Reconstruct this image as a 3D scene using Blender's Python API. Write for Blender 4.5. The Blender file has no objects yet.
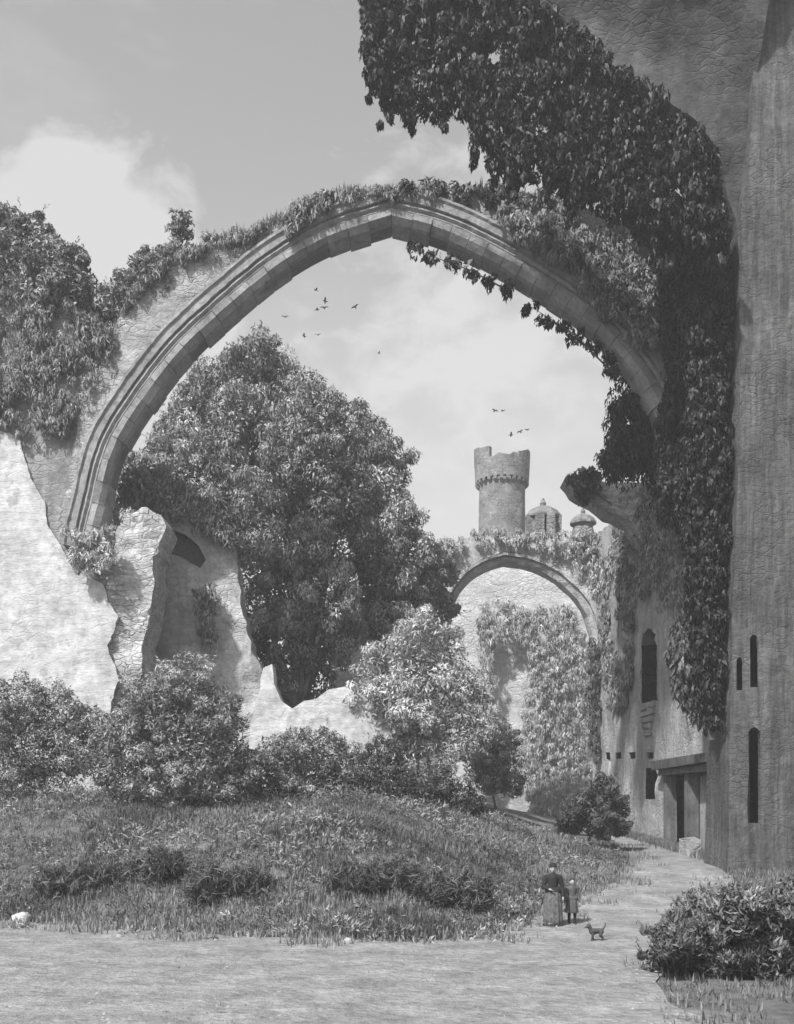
import bpy, math, random
import numpy as np
from mathutils import Vector, Matrix, noise
from mathutils.geometry import delaunay_2d_cdt

random.seed(7)
rng = np.random.default_rng(11)
scene = bpy.context.scene
COL = scene.collection
EYE = 3.3            # eye height above the path
HOR = 800.0          # image row of the horizon
F = 1000.0           # focal length in pixels


def P(px, py, Y):
    """World point seen at a pixel of the photograph, Y metres away."""
    return Vector(((px - 397.0) * Y / F, Y, EYE + (HOR - py) * Y / F))


# ------------------------------------------------------------------ materials
def grey(v):
    return (v, v, v, 1.0)


def new_mat(name):
    m = bpy.data.materials.new(name)
    m.use_nodes = True
    nt = m.node_tree
    nt.nodes.clear()
    out = nt.nodes.new('ShaderNodeOutputMaterial')
    return m, nt, out


def N(nt, t, **kw):
    n = nt.nodes.new(t)
    for k, v in kw.items():
        setattr(n, k, v)
    return n


def noise_node(nt, vec, scale, detail=6.0, rough=0.6, stretch=(1, 1, 1), dist=0.0):
    mp = N(nt, 'ShaderNodeMapping')
    mp.inputs['Scale'].default_value = stretch
    nt.links.new(vec, mp.inputs['Vector'])
    n = N(nt, 'ShaderNodeTexNoise')
    n.inputs['Scale'].default_value = scale
    n.inputs['Detail'].default_value = detail
    n.inputs['Roughness'].default_value = rough
    n.inputs['Distortion'].default_value = dist
    nt.links.new(mp.outputs[0], n.inputs['Vector'])
    return n.outputs['Fac']


def maprange(nt, val, a, b, c, d):
    n = N(nt, 'ShaderNodeMapRange')
    n.inputs['From Min'].default_value = a
    n.inputs['From Max'].default_value = b
    n.inputs['To Min'].default_value = c
    n.inputs['To Max'].default_value = d
    nt.links.new(val, n.inputs['Value'])
    return n.outputs[0]


def mathn(nt, op, a, b):
    n = N(nt, 'ShaderNodeMath', operation=op)
    for i, v in enumerate((a, b)):
        if isinstance(v, (int, float)):
            n.inputs[i].default_value = v
        else:
            nt.links.new(v, n.inputs[i])
    return n.outputs[0]


def stone(name, lo, hi, scale=0.6, streak=None, streak_amt=0.35, courses=None, course_amt=0.3, bump=0.35,
          fine=7.0, patch=None, rubble=None):
    """Weathered masonry: blotches, fine grain, rain streaks and faint coursing in UV metres."""
    m, nt, out = new_mat(name)
    tc = N(nt, 'ShaderNodeTexCoord')
    ob = tc.outputs['Object']
    a = noise_node(nt, ob, scale, 8, 0.62)
    v = maprange(nt, a, 0.32, 0.68, lo, hi)
    f = noise_node(nt, ob, fine, 5, 0.7)
    v = mathn(nt, 'MULTIPLY', v, maprange(nt, f, 0.3, 0.7, 0.72, 1.25))
    h = mathn(nt, 'ADD', mathn(nt, 'MULTIPLY', a, 0.7), mathn(nt, 'MULTIPLY', f, 0.35))
    if patch:
        q = noise_node(nt, ob, patch[0], 7, 0.65)
        v = mathn(nt, 'MULTIPLY', v, maprange(nt, q, patch[1], patch[1] + 0.05, 1.0, patch[2]))
    if streak:
        s = noise_node(nt, ob, 1.0, 6, 0.7, streak)
        v = mathn(nt, 'MULTIPLY', v, maprange(nt, s, 0.3, 0.7, 1 - streak_amt, 1 + streak_amt))
        h = mathn(nt, 'ADD', h, mathn(nt, 'MULTIPLY', s, 0.5))
    if rubble:                      # (stones per metre, depth of the joints, tone spread)
        mp = N(nt, 'ShaderNodeMapping')
        mp.inputs['Scale'].default_value = (1, 1, 2.1)
        wn = N(nt, 'ShaderNodeTexNoise'); wn.inputs['Scale'].default_value = 1.4; wn.inputs['Detail'].default_value = 3
        nt.links.new(ob, wn.inputs['Vector'])
        ad = N(nt, 'ShaderNodeMixRGB', blend_type='ADD'); ad.inputs['Fac'].default_value = 0.5
        nt.links.new(ob, ad.inputs[1]); nt.links.new(wn.outputs['Color'], ad.inputs[2])
        nt.links.new(ad.outputs[0], mp.inputs['Vector'])
        ve = N(nt, 'ShaderNodeTexVoronoi', feature='DISTANCE_TO_EDGE'); ve.inputs['Scale'].default_value = rubble[0]
        vc = N(nt, 'ShaderNodeTexVoronoi', feature='F1'); vc.inputs['Scale'].default_value = rubble[0]
        nt.links.new(mp.outputs[0], ve.inputs['Vector']); nt.links.new(mp.outputs[0], vc.inputs['Vector'])
        cb = N(nt, 'ShaderNodeRGBToBW'); nt.links.new(vc.outputs['Color'], cb.inputs[0])
        wear = maprange(nt, noise_node(nt, ob, 0.45, 5), 0.36, 0.6, 0.1, 1.0)
        ed = maprange(nt, ve.outputs['Distance'], 0.0, 0.10, 1.0, 0.0)
        dk = mathn(nt, 'MULTIPLY', mathn(nt, 'MULTIPLY', ed, wear), rubble[1])
        v = mathn(nt, 'MULTIPLY', v, mathn(nt, 'SUBTRACT', 1.0, dk))
        v = mathn(nt, 'MULTIPLY', v, maprange(nt, cb.outputs[0], 0.2, 0.8, 1 - rubble[2], 1 + rubble[2]))
        h = mathn(nt, 'SUBTRACT', h, mathn(nt, 'MULTIPLY', dk, 1.2))
    if courses:
        br = N(nt, 'ShaderNodeTexBrick')
        br.inputs['Scale'].default_value = 1.0
        br.inputs['Brick Width'].default_value = courses[0]
        br.inputs['Row Height'].default_value = courses[1]
        br.inputs['Mortar Size'].default_value = courses[1] * 0.08
        br.inputs['Mortar Smooth'].default_value = 0.6
        br.inputs['Color1'].default_value = grey(1.0)
        br.inputs['Color2'].default_value = grey(0.82)
        br.inputs['Mortar'].default_value = grey(1 - course_amt * 2)
        wob = N(nt, 'ShaderNodeMixRGB', blend_type='ADD')
        wob.inputs['Fac'].default_value = courses[1] * 0.5
        nt.links.new(tc.outputs['UV'], wob.inputs[1])
        nz = N(nt, 'ShaderNodeTexNoise')
        nz.inputs['Scale'].default_value = 1.2
        nt.links.new(ob, nz.inputs['Vector'])
        nt.links.new(nz.outputs['Color'], wob.inputs[2])
        nt.links.new(wob.outputs[0], br.inputs['Vector'])
        bw = N(nt, 'ShaderNodeRGBToBW')
        nt.links.new(br.outputs['Color'], bw.inputs[0])
        msk = maprange(nt, noise_node(nt, ob, 0.5, 4), 0.35, 0.6, 0.15, 1.0)
        cv = mathn(nt, 'SUBTRACT', 1.0, mathn(nt, 'MULTIPLY', msk, mathn(nt, 'SUBTRACT', 1.0, bw.outputs[0])))
        v = mathn(nt, 'MULTIPLY', v, cv)
        h = mathn(nt, 'ADD', h, mathn(nt, 'MULTIPLY', cv, 0.4))
    bs = N(nt, 'ShaderNodeBsdfPrincipled')
    bs.inputs['Roughness'].default_value = 0.95
    bs.inputs['Specular IOR Level'].default_value = 0.15
    cmb = N(nt, 'ShaderNodeCombineColor')
    for i in range(3):
        nt.links.new(v, cmb.inputs[i])
    nt.links.new(cmb.outputs[0], bs.inputs['Base Color'])
    bp = N(nt, 'ShaderNodeBump')
    bp.inputs['Strength'].default_value = bump
    bp.inputs['Distance'].default_value = 0.25
    nt.links.new(h, bp.inputs['Height'])
    nt.links.new(bp.outputs[0], bs.inputs['Normal'])
    nt.links.new(bs.outputs[0], out.inputs[0])
    return m


def leafmat(name, lo, hi, rough=0.6, trans=0.25, spec=0.3):
    """Leaves: every leaf carries its own random tone."""
    m, nt, out = new_mat(name)
    at = N(nt, 'ShaderNodeAttribute', attribute_name='rnd')
    v = maprange(nt, at.outputs['Fac'], 0.0, 1.0, lo, hi)
    cmb = N(nt, 'ShaderNodeCombineColor')
    for i in range(3):
        nt.links.new(v, cmb.inputs[i])
    bs = N(nt, 'ShaderNodeBsdfPrincipled')
    bs.inputs['Roughness'].default_value = rough
    bs.inputs['Specular IOR Level'].default_value = spec
    nt.links.new(cmb.outputs[0], bs.inputs['Base Color'])
    tr = N(nt, 'ShaderNodeBsdfTranslucent')
    nt.links.new(cmb.outputs[0], tr.inputs[0])
    mx = N(nt, 'ShaderNodeMixShader')
    mx.inputs[0].default_value = trans
    nt.links.new(bs.outputs[0], mx.inputs[1])
    nt.links.new(tr.outputs[0], mx.inputs[2])
    nt.links.new(mx.outputs[0], out.inputs[0])
    return m


def plain(name, v, rough=0.85, var=0.25, scale=8.0):
    m, nt, out = new_mat(name)
    tc = N(nt, 'ShaderNodeTexCoord')
    a = noise_node(nt, tc.outputs['Object'], scale, 5)
    c = maprange(nt, a, 0.3, 0.7, v * (1 - var), v * (1 + var))
    cmb = N(nt, 'ShaderNodeCombineColor')
    for i in range(3):
        nt.links.new(c, cmb.inputs[i])
    bs = N(nt, 'ShaderNodeBsdfPrincipled')
    bs.inputs['Roughness'].default_value = rough
    bs.inputs['Specular IOR Level'].default_value = 0.2
    nt.links.new(cmb.outputs[0], bs.inputs['Base Color'])
    nt.links.new(bs.outputs[0], out.inputs[0])
    return m


M = {}
M['plaster'] = stone('old_lime_plaster', 0.32, 0.46, 0.5, streak=(0.7, 0.7, 3.5), streak_amt=0.12, bump=0.35, fine=3.0, patch=(0.5, 0.6, 0.68), rubble=(1.9, 0.10, 0.03))
M['rubble_pale'] = stone('pale_rubble', 0.26, 0.46, 0.8, streak=(0.5, 0.5, 3.2), streak_amt=0.25, bump=0.7, rubble=(2.2, 0.35, 0.10))
M['rubble_grey'] = stone('grey_rubble', 0.14, 0.27, 0.45, streak=(1.6, 1.6, 0.5), streak_amt=0.2, bump=0.6, fine=3.5, rubble=(1.9, 0.15, 0.05))
M['arch_face'] = stone('arch_rubble', 0.18, 0.32, 0.5, streak=(0.7, 0.7, 1.6), streak_amt=0.25, bump=0.6, rubble=(2.4, 0.25, 0.08))
M['ashlar'] = stone('arch_ashlar', 0.17, 0.30, 0.9, bump=0.5, fine=5.0, patch=(1.1, 0.58, 0.75))
M['ashlar_dark'] = stone('arch_ashlar_dark', 0.10, 0.16, 0.9, bump=0.4, fine=5.0)
M['pier'] = stone('pier_stone', 0.048, 0.105, 0.3, streak=(5.0, 5.0, 0.25), streak_amt=0.5, bump=0.7, fine=4.0, patch=(0.3, 0.6, 0.75), rubble=(2.3, 0.10, 0.06))  # base tone kept dark in place of shade on the pier's face
M['vault'] = stone('vault_stone', 0.038, 0.085, 0.35, streak=(0.9, 0.9, 0.7), streak_amt=0.4, bump=0.6, fine=3.0, rubble=(2.2, 0.10, 0.06))  # darkened overall to carry the shade of the vault's underside
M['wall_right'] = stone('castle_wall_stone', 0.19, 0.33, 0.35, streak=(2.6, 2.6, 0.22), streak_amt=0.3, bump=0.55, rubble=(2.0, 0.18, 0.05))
M['wall_far'] = stone('far_wall_stone', 0.26, 0.44, 0.4, streak=(1.4, 1.4, 0.6), streak_amt=0.25, bump=0.5, rubble=(1.8, 0.2, 0.06))  # tone lifted to carry distance haze in the stone colour
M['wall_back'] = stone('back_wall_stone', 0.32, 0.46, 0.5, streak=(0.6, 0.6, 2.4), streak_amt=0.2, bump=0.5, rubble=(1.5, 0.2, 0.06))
M['tower'] = stone('tower_stone', 0.125, 0.21, 0.5, bump=0.6, fine=3.0, rubble=(2.0, 0.35, 0.10))
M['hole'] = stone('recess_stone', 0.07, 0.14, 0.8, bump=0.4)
M['timber'] = stone('old_timber', 0.06, 0.12, 0.8, streak=(6, 6, 0.5), streak_amt=0.4, bump=0.3)
M['weeds'] = leafmat('weed_leaf', 0.05, 0.30, 0.75, 0.15, 0.1)
M['rubble_mid'] = stone('mid_rubble', 0.24, 0.42, 0.45, streak=(1.6, 1.6, 0.5), streak_amt=0.2, bump=0.6, fine=3.5, rubble=(1.9, 0.15, 0.05))
M['rock'] = stone('pale_rock', 0.25, 0.4, 2.0, bump=0.4)
M['bark'] = stone('bark', 0.07, 0.14, 2.0, streak=(8, 8, 0.8), streak_amt=0.4, bump=0.5)
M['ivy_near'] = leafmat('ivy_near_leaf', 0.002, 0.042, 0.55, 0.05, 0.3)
M['ivy_wall'] = leafmat('ivy_wall_leaf', 0.02, 0.17, 0.6, 0.1, 0.25)
M['ivy_mid'] = leafmat('ivy_mid_leaf', 0.07, 0.38, 0.7, 0.15, 0.15)
M['ivy_far'] = leafmat('ivy_far_leaf', 0.18, 0.52, 0.7, 0.2, 0.15)  # paler leaf tone stands in for haze over the distant growth
M['tree'] = leafmat('tree_leaf', 0.06, 0.64, 0.7, 0.15, 0.15)
M['tree_dark'] = leafmat('dark_tree_leaf', 0.045, 0.56, 0.7, 0.15, 0.15)
M['pale_leaf'] = leafmat('pale_leaf', 0.2, 0.68, 0.7, 0.2, 0.15)
M['bush'] = leafmat('bush_leaf', 0.06, 0.5, 0.7, 0.18, 0.15)
M['bush_dark'] = leafmat('dark_bush_leaf', 0.03, 0.17, 0.7, 0.15, 0.15)
M['bush_fore'] = leafmat('front_bush_leaf', 0.035, 0.30, 0.7, 0.15, 0.15)
M['grass'] = leafmat('grass_blade', 0.04, 0.27, 0.7, 0.3, 0.2)
M['verge'] = leafmat('verge_grass_blade', 0.08, 0.33, 0.7, 0.3, 0.2)
M['skin'] = plain('skin', 0.28, 0.6, 0.05)
M['black_cloth'] = plain('black_cloth', 0.018)
M['grey_cloth'] = plain('grey_cloth', 0.07)
M['skirt_cloth'] = plain('skirt_cloth', 0.085, var=0.6, scale=14)
M['hair'] = plain('hair', 0.035)
M['dog_fur'] = plain('dog_fur', 0.05, 0.9, 0.5, 20)
M['feather'] = plain('feather', 0.05)


def ground_mat(name, lo, hi, streak, amt, scale=0.7, bump=0.5):
    m = stone(name, lo, hi, scale, streak=streak, streak_amt=amt, bump=bump, fine=6.0)
    return m


M['path'] = ground_mat('path_earth', 0.15, 0.26, (0.9, 1.3, 1.0), 0.2, 1.1, 1.0)
M['ground'] = ground_mat('ground_soil', 0.07, 0.13, (1.2, 1.2, 1.0), 0.3, 0.6, 0.6)


# ------------------------------------------------------------------ objects
def link(name, me, mat=None, parent=None, loc=None):
    o = bpy.data.objects.new(name, me)
    COL.objects.link(o)
    if mat is not None and me is not None:
        me.materials.append(mat)
    if parent is not None:
        o.parent = parent
    if loc is not None:
        o.location = loc
    return o


def tag(o, label=None, cat=None, group=None, kind=None):
    if label: o['label'] = label
    if cat: o['category'] = cat
    if group: o['group'] = group
    if kind: o['kind'] = kind
    return o


def empty(name, loc):
    o = bpy.data.objects.new(name, None)
    o.empty_display_size = 0.3
    COL.objects.link(o)
    o.location = loc
    return o


def mesh(name, verts, faces, smooth=False):
    me = bpy.data.meshes.new(name)
    me.from_pydata([tuple(v) for v in verts], [], faces)
    if smooth:
        me.polygons.foreach_set('use_smooth', [True] * len(me.polygons))
    me.update()
    return me


def local(verts, parent):
    """Verts given in world space, returned relative to an unrotated parent."""
    if parent is None:
        return verts
    o = parent.location
    return [Vector(v) - o for v in verts]


# ------------------------------------------------------------------ terrain
EDGE = np.array([(-60, 28.5), (-20, 27.2), (-10.5, 26.4), (-7, 25), (-3.5, 23.7), (0.5, 22.9), (2.2, 23.6), (3.3, 25.6),
                 (5.5, 30), (7.5, 33.5), (9.0, 38), (9.9, 44), (11.0, 52), (12.0, 60), (12.5, 90)], float)
PZ_Y = [-900, 22, 26, 30, 36, 40, 46, 56, 62, 80, 900]
PZ_Z = [0, 0, 0.08, .32, .85, 1.0, 1.2, 1.5, 1.8, 2.2, 3.2]


def side(x, y):
    """Signed distance to the left edge of the path (positive on the bank)."""
    x = np.atleast_1d(np.asarray(x, float)); y = np.atleast_1d(np.asarray(y, float))
    best = np.full(x.shape, 1e9); sg = np.ones(x.shape)
    for (ax, ay), (bx, by) in zip(EDGE[:-1], EDGE[1:]):
        dx, dy = bx - ax, by - ay
        t = np.clip(((x - ax) * dx + (y - ay) * dy) / (dx * dx + dy * dy), 0, 1)
        d = np.hypot(x - ax - t * dx, y - ay - t * dy)
        c = dx * (y - ay) - dy * (x - ax)
        m = d < best
        best = np.where(m, d, best); sg = np.where(m, np.sign(c), sg)
    return best * sg


def hgt(x, y):
    x = np.atleast_1d(np.asarray(x, float)); y = np.atleast_1d(np.asarray(y, float))
    p = np.interp(y, PZ_Y, PZ_Z)
    s = side(x, y)
    t = np.clip(s / 9.0, 0, 1)
    S = t * t * (3 - 2 * t)
    b = 3.2 + 0.25 * np.sin(x * 0.5 + 1) * np.cos(y * 0.37)
    bump = 0.14 * np.sin(x * 1.1 + y * 0.6) * np.sin(y * 1.3 - x * 0.4) * np.clip(s / 1.5, 0, 1) * (1 - S)
    z = p + (b - p) * S + bump
    far = np.clip((np.hypot(x, y - 40) - 90) / 300, 0, 1)
    return z * (1 - far) + 3.0 * far


def H(x, y):
    return float(hgt(x, y)[0])


def G(px, py):
    """Where the ground is met by the sight line through a pixel."""
    Y = 12.0
    while Y < 120:
        p = P(px, py, Y)
        if p.z <= H(p.x, p.y):
            return Vector((p.x, p.y, H(p.x, p.y)))
        Y += 0.1
    p = P(px, py, 60)
    return Vector((p.x, p.y, H(p.x, p.y)))


def axis(lo, hi, step, far):
    a = list(np.arange(lo, hi + step / 2, step))
    d, s = hi, step
    out = []
    while d < far:
        s *= 1.35; d += s; out.append(d)
    neg = []
    d, s = lo, step
    while d > -far:
        s *= 1.35; d -= s; neg.append(d)
    return np.array(neg[::-1] + a + out)


gx = axis(-24, 20, 0.4, 900); gy = axis(6, 66, 0.4, 900)
X, Yg = np.meshgrid(gx, gy)
Z = hgt(X.ravel(), Yg.ravel())
nv = len(gx)
faces = [(j * nv + i, j * nv + i + 1, (j + 1) * nv + i + 1, (j + 1) * nv + i) for j in range(len(gy) - 1) for i in range(nv - 1)]
me = mesh('ground', np.c_[X.ravel(), Yg.ravel(), Z], faces, True)
tag(link('ground', me, M['ground']), 'rough dark soil of the ruined courtyard under the grass', 'ground', kind='structure')


# ---------------------------------------------------------------- 2D helpers
def inside(poly, u, v):
    u = np.asarray(u); v = np.asarray(v)
    r = np.zeros(u.shape, bool)
    n = len(poly)
    j = n - 1
    for i in range(n):
        xi, yi = poly[i]; xj, yj = poly[j]
        if yi != yj:
            c = ((yi > v) != (yj > v)) & (u < (xj - xi) * (v - yi) / (yj - yi) + xi)
            r ^= c
        j = i
    return r


def subdivide(poly, step, jag=0.0, seed=0, closed=True):
    out = []
    n = len(poly)
    for i in range(n if closed else n - 1):
        a = Vector(poly[i]).to_2d(); b = Vector(poly[(i + 1) % n]).to_2d()
        d = b - a
        k = max(1, int(d.length / step))
        nrm = Vector((-d.y, d.x)).normalized() if d.length else Vector((0, 0))
        for q in range(k):
            p = a + d * (q / k)
            w = jag * (noise.noise(Vector((p.x * 1.3, p.y * 1.3, seed))) + 0.6 * noise.noise(Vector((p.x * 4.1, p.y * 4.1, seed + 5))))
            out.append(p + nrm * w)
    return out


def fill(poly, holes, grid):
    """Triangulated polygon with an even scatter of inner vertices."""
    pts = [Vector(p) for p in poly]
    edges = [(i, (i + 1) % len(poly)) for i in range(len(poly))]
    base = len(pts)
    rings = []
    for h in holes:
        s = len(pts)
        pts += [Vector(p) for p in h]
        edges += [(s + i, s + (i + 1) % len(h)) for i in range(len(h))]
        rings.append((s, len(h)))
    us = [p[0] for p in poly]; vs = [p[1] for p in poly]
    if grid:
        gu, gv = np.meshgrid(np.arange(min(us), max(us), grid), np.arange(min(vs), max(vs), grid))
        r = np.random.default_rng(3)
        gu = gu.ravel() + r.uniform(-.35, .35, gu.size) * grid
        gv = gv.ravel() + r.uniform(-.35, .35, gv.size) * grid
        ok = inside(poly, gu, gv)
        for h in holes:
            ok &= ~inside(h, gu, gv)
        P2 = np.array([tuple(p) for p in pts])
        for u, v in zip(gu[ok], gv[ok]):
            if np.min(np.abs(P2[:, 0] - u) + np.abs(P2[:, 1] - v)) > grid * 0.45:
                pts.append(Vector((u, v)))
    V, E, Fc, ov, oe, of = delaunay_2d_cdt(pts, edges, [], 0, 1e-5)
    cen = np.array([((V[f[0]].x + V[f[1]].x + V[f[2]].x) / 3, (V[f[0]].y + V[f[1]].y + V[f[2]].y) / 3) for f in Fc])
    ok = inside(poly, cen[:, 0], cen[:, 1])
    for h in holes:
        ok &= ~inside(h, cen[:, 0], cen[:, 1])
    Fc = [list(f) for f, k in zip(Fc, ok) if k]
    for f in Fc:
        a, b, c = (V[i] for i in f)
        if (b.x - a.x) * (c.y - a.y) - (b.y - a.y) * (c.x - a.x) < 0:
            f.reverse()
    return V, Fc


def slab(name, poly, to3d, depth, mat, parent=None, grid=0.5, rough=0.12, jag=0.15, holes=(), seed=1, step=None, freq=0.8):
    """A broken wall: outline in wall metres, rough front, ragged edges, real thickness.  to3d(u, v, w), w towards the viewer."""
    poly = subdivide(poly, step or grid, jag, seed)
    area = sum(poly[i].x * poly[(i + 1) % len(poly)].y - poly[(i + 1) % len(poly)].x * poly[i].y for i in range(len(poly)))
    if area < 0:
        poly.reverse()
    hs = []
    for h in holes:
        q = subdivide(h, 0.35, 0.0)
        hs.append(q)
    V, Fc = fill(poly, hs, grid)
    verts, uvs = [], []
    for p in V:
        w = rough * (noise.noise(Vector((p.x * freq, p.y * freq, seed))) + 0.6 * noise.noise(Vector((p.x * freq * 2.7, p.y * freq * 2.7, seed + 3)))
                     + 0.35 * noise.noise(Vector((p.x * freq * 7, p.y * freq * 7, seed + 6))))
        verts.append(to3d(p.x, p.y, w)); uvs.append((p.x, p.y))
    faces = [tuple(f) for f in Fc]
    nb = len(verts)
    for p in V:
        verts.append(to3d(p.x, p.y, -depth)); uvs.append((p.x, p.y))
    faces += [tuple(reversed([i + nb for i in f])) for f in Fc]
    # rim
    cnt = {}
    for f in Fc:
        for a, b in ((f[0], f[1]), (f[1], f[2]), (f[2], f[0])):
            cnt[(a, b)] = True
    for (a, b) in list(cnt):
        if (b, a) not in cnt:
            mid = (V[a] + V[b]) / 2
            faces.append((b, a, a + nb, b + nb))
    # orientation
    e1 = to3d(1, 0, 0) - to3d(0, 0, 0); e2 = to3d(0, 1, 0) - to3d(0, 0, 0); e3 = to3d(0, 0, 1) - to3d(0, 0, 0)
    if e1.cross(e2).dot(e3) < 0:
        faces = [tuple(reversed(f)) for f in faces]
    me = mesh(name, local(verts, parent), faces)
    me.polygons.foreach_set('use_smooth', [True] * len(me.polygons))
    me.set_sharp_from_angle(angle=math.radians(48))
    uvl = me.uv_layers.new(name='UVMap')
    li = np.zeros(len(me.loops), np.int32)
    me.loops.foreach_get('vertex_index', li)
    uvl.data.foreach_set('uv', np.array(uvs, np.float32)[li].ravel())
    return link(name, me, mat, parent)


def recess(name, ring, to3d, depth, mat, parent, lip=0.03):
    """Lining of a window or hole sunk into a wall."""
    n = len(ring)
    v = [to3d(u, w, -lip) for u, w in ring] + [to3d(u, w, -depth) for u, w in ring]
    f = [(i, (i + 1) % n, n + (i + 1) % n, n + i) for i in range(n)] + [tuple(range(n, 2 * n))]
    return link(name, mesh(name, local(v, parent), f), mat, parent)


def front(Y):
    return lambda u, v, w: Vector((u, Y - w, v))


def pxpoly(pts, Y):
    return [((a - 397) * Y / F, EYE + (HOR - b) * Y / F) for a, b in pts]


def catmull(pts, n):
    P_ = [Vector(p) for p in pts]
    P_ = [P_[0] * 2 - P_[1]] + P_ + [P_[-1] * 2 - P_[-2]]
    out = []
    for i in range(1, len(P_) - 2):
        for k in range(n):
            t = k / n
            a, b, c, d = P_[i - 1:i + 3]
            out.append(0.5 * ((2 * b) + (c - a) * t + (2 * a - 5 * b + 4 * c - d) * t * t + (3 * b - a - 3 * c + d) * t ** 3))
    out.append(P_[-2])
    return out


def arclen(pts, n):
    d = [0.0]
    for a, b in zip(pts[:-1], pts[1:]):
        d.append(d[-1] + (b - a).length)
    out = []
    j = 0
    for k in range(n + 1):
        s = d[-1] * k / n
        while j < len(d) - 2 and d[j + 1] < s:
            j += 1
        t = (s - d[j]) / max(1e-9, d[j + 1] - d[j])
        out.append(pts[j].lerp(pts[j + 1], min(1, max(0, t))))
    return out


def normals(st):
    """Mitred outward normals along an arch that runs left to right."""
    sn = []
    for a, b in zip(st[:-1], st[1:]):
        t = (b - a).normalized()
        sn.append(Vector((-t.y, t.x)))
    res = [sn[0]]
    for a, b in zip(sn[:-1], sn[1:]):
        m = (a + b).normalized()
        res.append(m / max(0.5, m.dot(a)))
    res.append(sn[-1])
    return res


def sweep(name, st, nr, prof, Y, mat, parent, ripple=0.0):
    n = len(prof)
    v, f, uv = [], [], []
    for i, (p, q) in enumerate(zip(st, nr)):
        for (o, d) in prof:
            r = ripple * (noise.noise(Vector((p.x * 1.5, p.y * 1.5, o * 3 + d))) + .8 * noise.noise(Vector((p.x * 4.7, p.y * 4.7, o * 3 + d))))
            c = p + q * (o + r)
            v.append(Vector((c.x, Y + d + r * 0.5, c.y)))
    for i in range(len(st) - 1):
        for k in range(n):
            a, b = i * n + k, i * n + (k + 1) % n
            f.append((a, b, b + n, a + n))
    f.append(tuple(range(n))[::-1]); f.append(tuple((len(st) - 1) * n + k for k in range(n)))
    return v, f


def tube_data(pts, radii, sides=8, jitter=0.0, seed=0):
    v, f = [], []
    n = len(pts)
    for i, p in enumerate(pts):
        p = Vector(p)
        t = (Vector(pts[min(n - 1, i + 1)]) - Vector(pts[max(0, i - 1)])).normalized()
        a = t.cross(Vector((0.31, 0.95, 0.1))).normalized()
        b = t.cross(a)
        for k in range(sides):
            an = 2 * math.pi * k / sides
            r = radii[i] * (1 + jitter * noise.noise(Vector((i * 0.7, k * 1.3, seed))))
            v.append(p + a * math.cos(an) * r + b * math.sin(an) * r)
    for i in range(n - 1):
        for k in range(sides):
            f.append((i * sides + k, i * sides + (k + 1) % sides, (i + 1) * sides + (k + 1) % sides, (i + 1) * sides + k))
    f.append(tuple(range(sides))[::-1]); f.append(tuple((n - 1) * sides + k for k in range(sides)))
    return v, f


class MB:
    def __init__(s): s.v = []; s.f = []
    def add(s, v, f):
        o = len(s.v); s.v += list(v); s.f += [tuple(i + o for i in q) for q in f]; return s
    def tube(s, *a, **k): return s.add(*tube_data(*a, **k))
    def box(s, lo, hi, rot=None, jit=0.0):
        v = [Vector((x, y, z)) for z in (lo[2], hi[2]) for y in (lo[1], hi[1]) for x in (lo[0], hi[0])]
        if jit: v = [p + Vector((random.uniform(-jit, jit), random.uniform(-jit, jit), random.uniform(-jit, jit))) for p in v]
        return s.add(v, [(0, 2, 3, 1), (4, 5, 7, 6), (0, 1, 5, 4), (2, 6, 7, 3), (0, 4, 6, 2), (1, 3, 7, 5)])
    def lathe(s, c, prof, n=24, fold=0.0, folds=9, squash=1.0):
        v, f = [], []
        for r, z in prof:
            for k in range(n):
                a = 2 * math.pi * k / n
                q = r * (1 + fold * math.sin(a * folds) * min(1, r / 0.3))
                v.append(Vector(c) + Vector((q * math.cos(a), q * squash * math.sin(a), z)))
        for i in range(len(prof) - 1):
            for k in range(n):
                f.append((i * n + k, i * n + (k + 1) % n, (i + 1) * n + (k + 1) % n, (i + 1) * n + k))
        f.append(tuple(range(n))[::-1]); f.append(tuple((len(prof) - 1) * n + k for k in range(n)))
        return s.add(v, f)
    def build(s, name, mat, parent=None, smooth=False):
        return link(name, mesh(name, local(s.v, parent), s.f, smooth), mat, parent)


# ------------------------------------------------------------------ foliage
def unit(a):
    return a / np.maximum(1e-9, np.linalg.norm(a, axis=1, keepdims=True))


def leaf_mesh(name, C, D, Nn, L, W, rnd, mat, parent=None, curl=0.18):
    n = len(C)
    D = unit(D)
    S = unit(np.cross(D, Nn)); Nn = unit(np.cross(S, D))
    L = L[:, None]; W = W[:, None]
    a = C - D * L * 0.5
    b = C + S * W * 0.5 - D * L * 0.08 + Nn * L * curl * 0.5
    c = C + D * L * 0.5 - Nn * L * curl
    d = C - S * W * 0.5 - D * L * 0.08 + Nn * L * curl * 0.5
    V = np.stack([a, b, c, d], 1).reshape(-1, 3)
    if parent is not None:
        V = V - np.array(parent.location)
    me = bpy.data.meshes.new(name)
    me.vertices.add(4 * n); me.loops.add(4 * n); me.polygons.add(n)
    me.vertices.foreach_set('co', V.astype(np.float32).ravel())
    me.loops.foreach_set('vertex_index', np.arange(4 * n, dtype=np.int32))
    me.polygons.foreach_set('loop_start', np.arange(0, 4 * n, 4, dtype=np.int32))
    me.polygons.foreach_set('loop_total', np.full(n, 4, np.int32))
    at = me.attributes.new('rnd', 'FLOAT', 'FACE')
    at.data.foreach_set('value', np.clip(rnd, 0, 1).astype(np.float32))
    me.update()
    return link(name, me, mat, parent)


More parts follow.
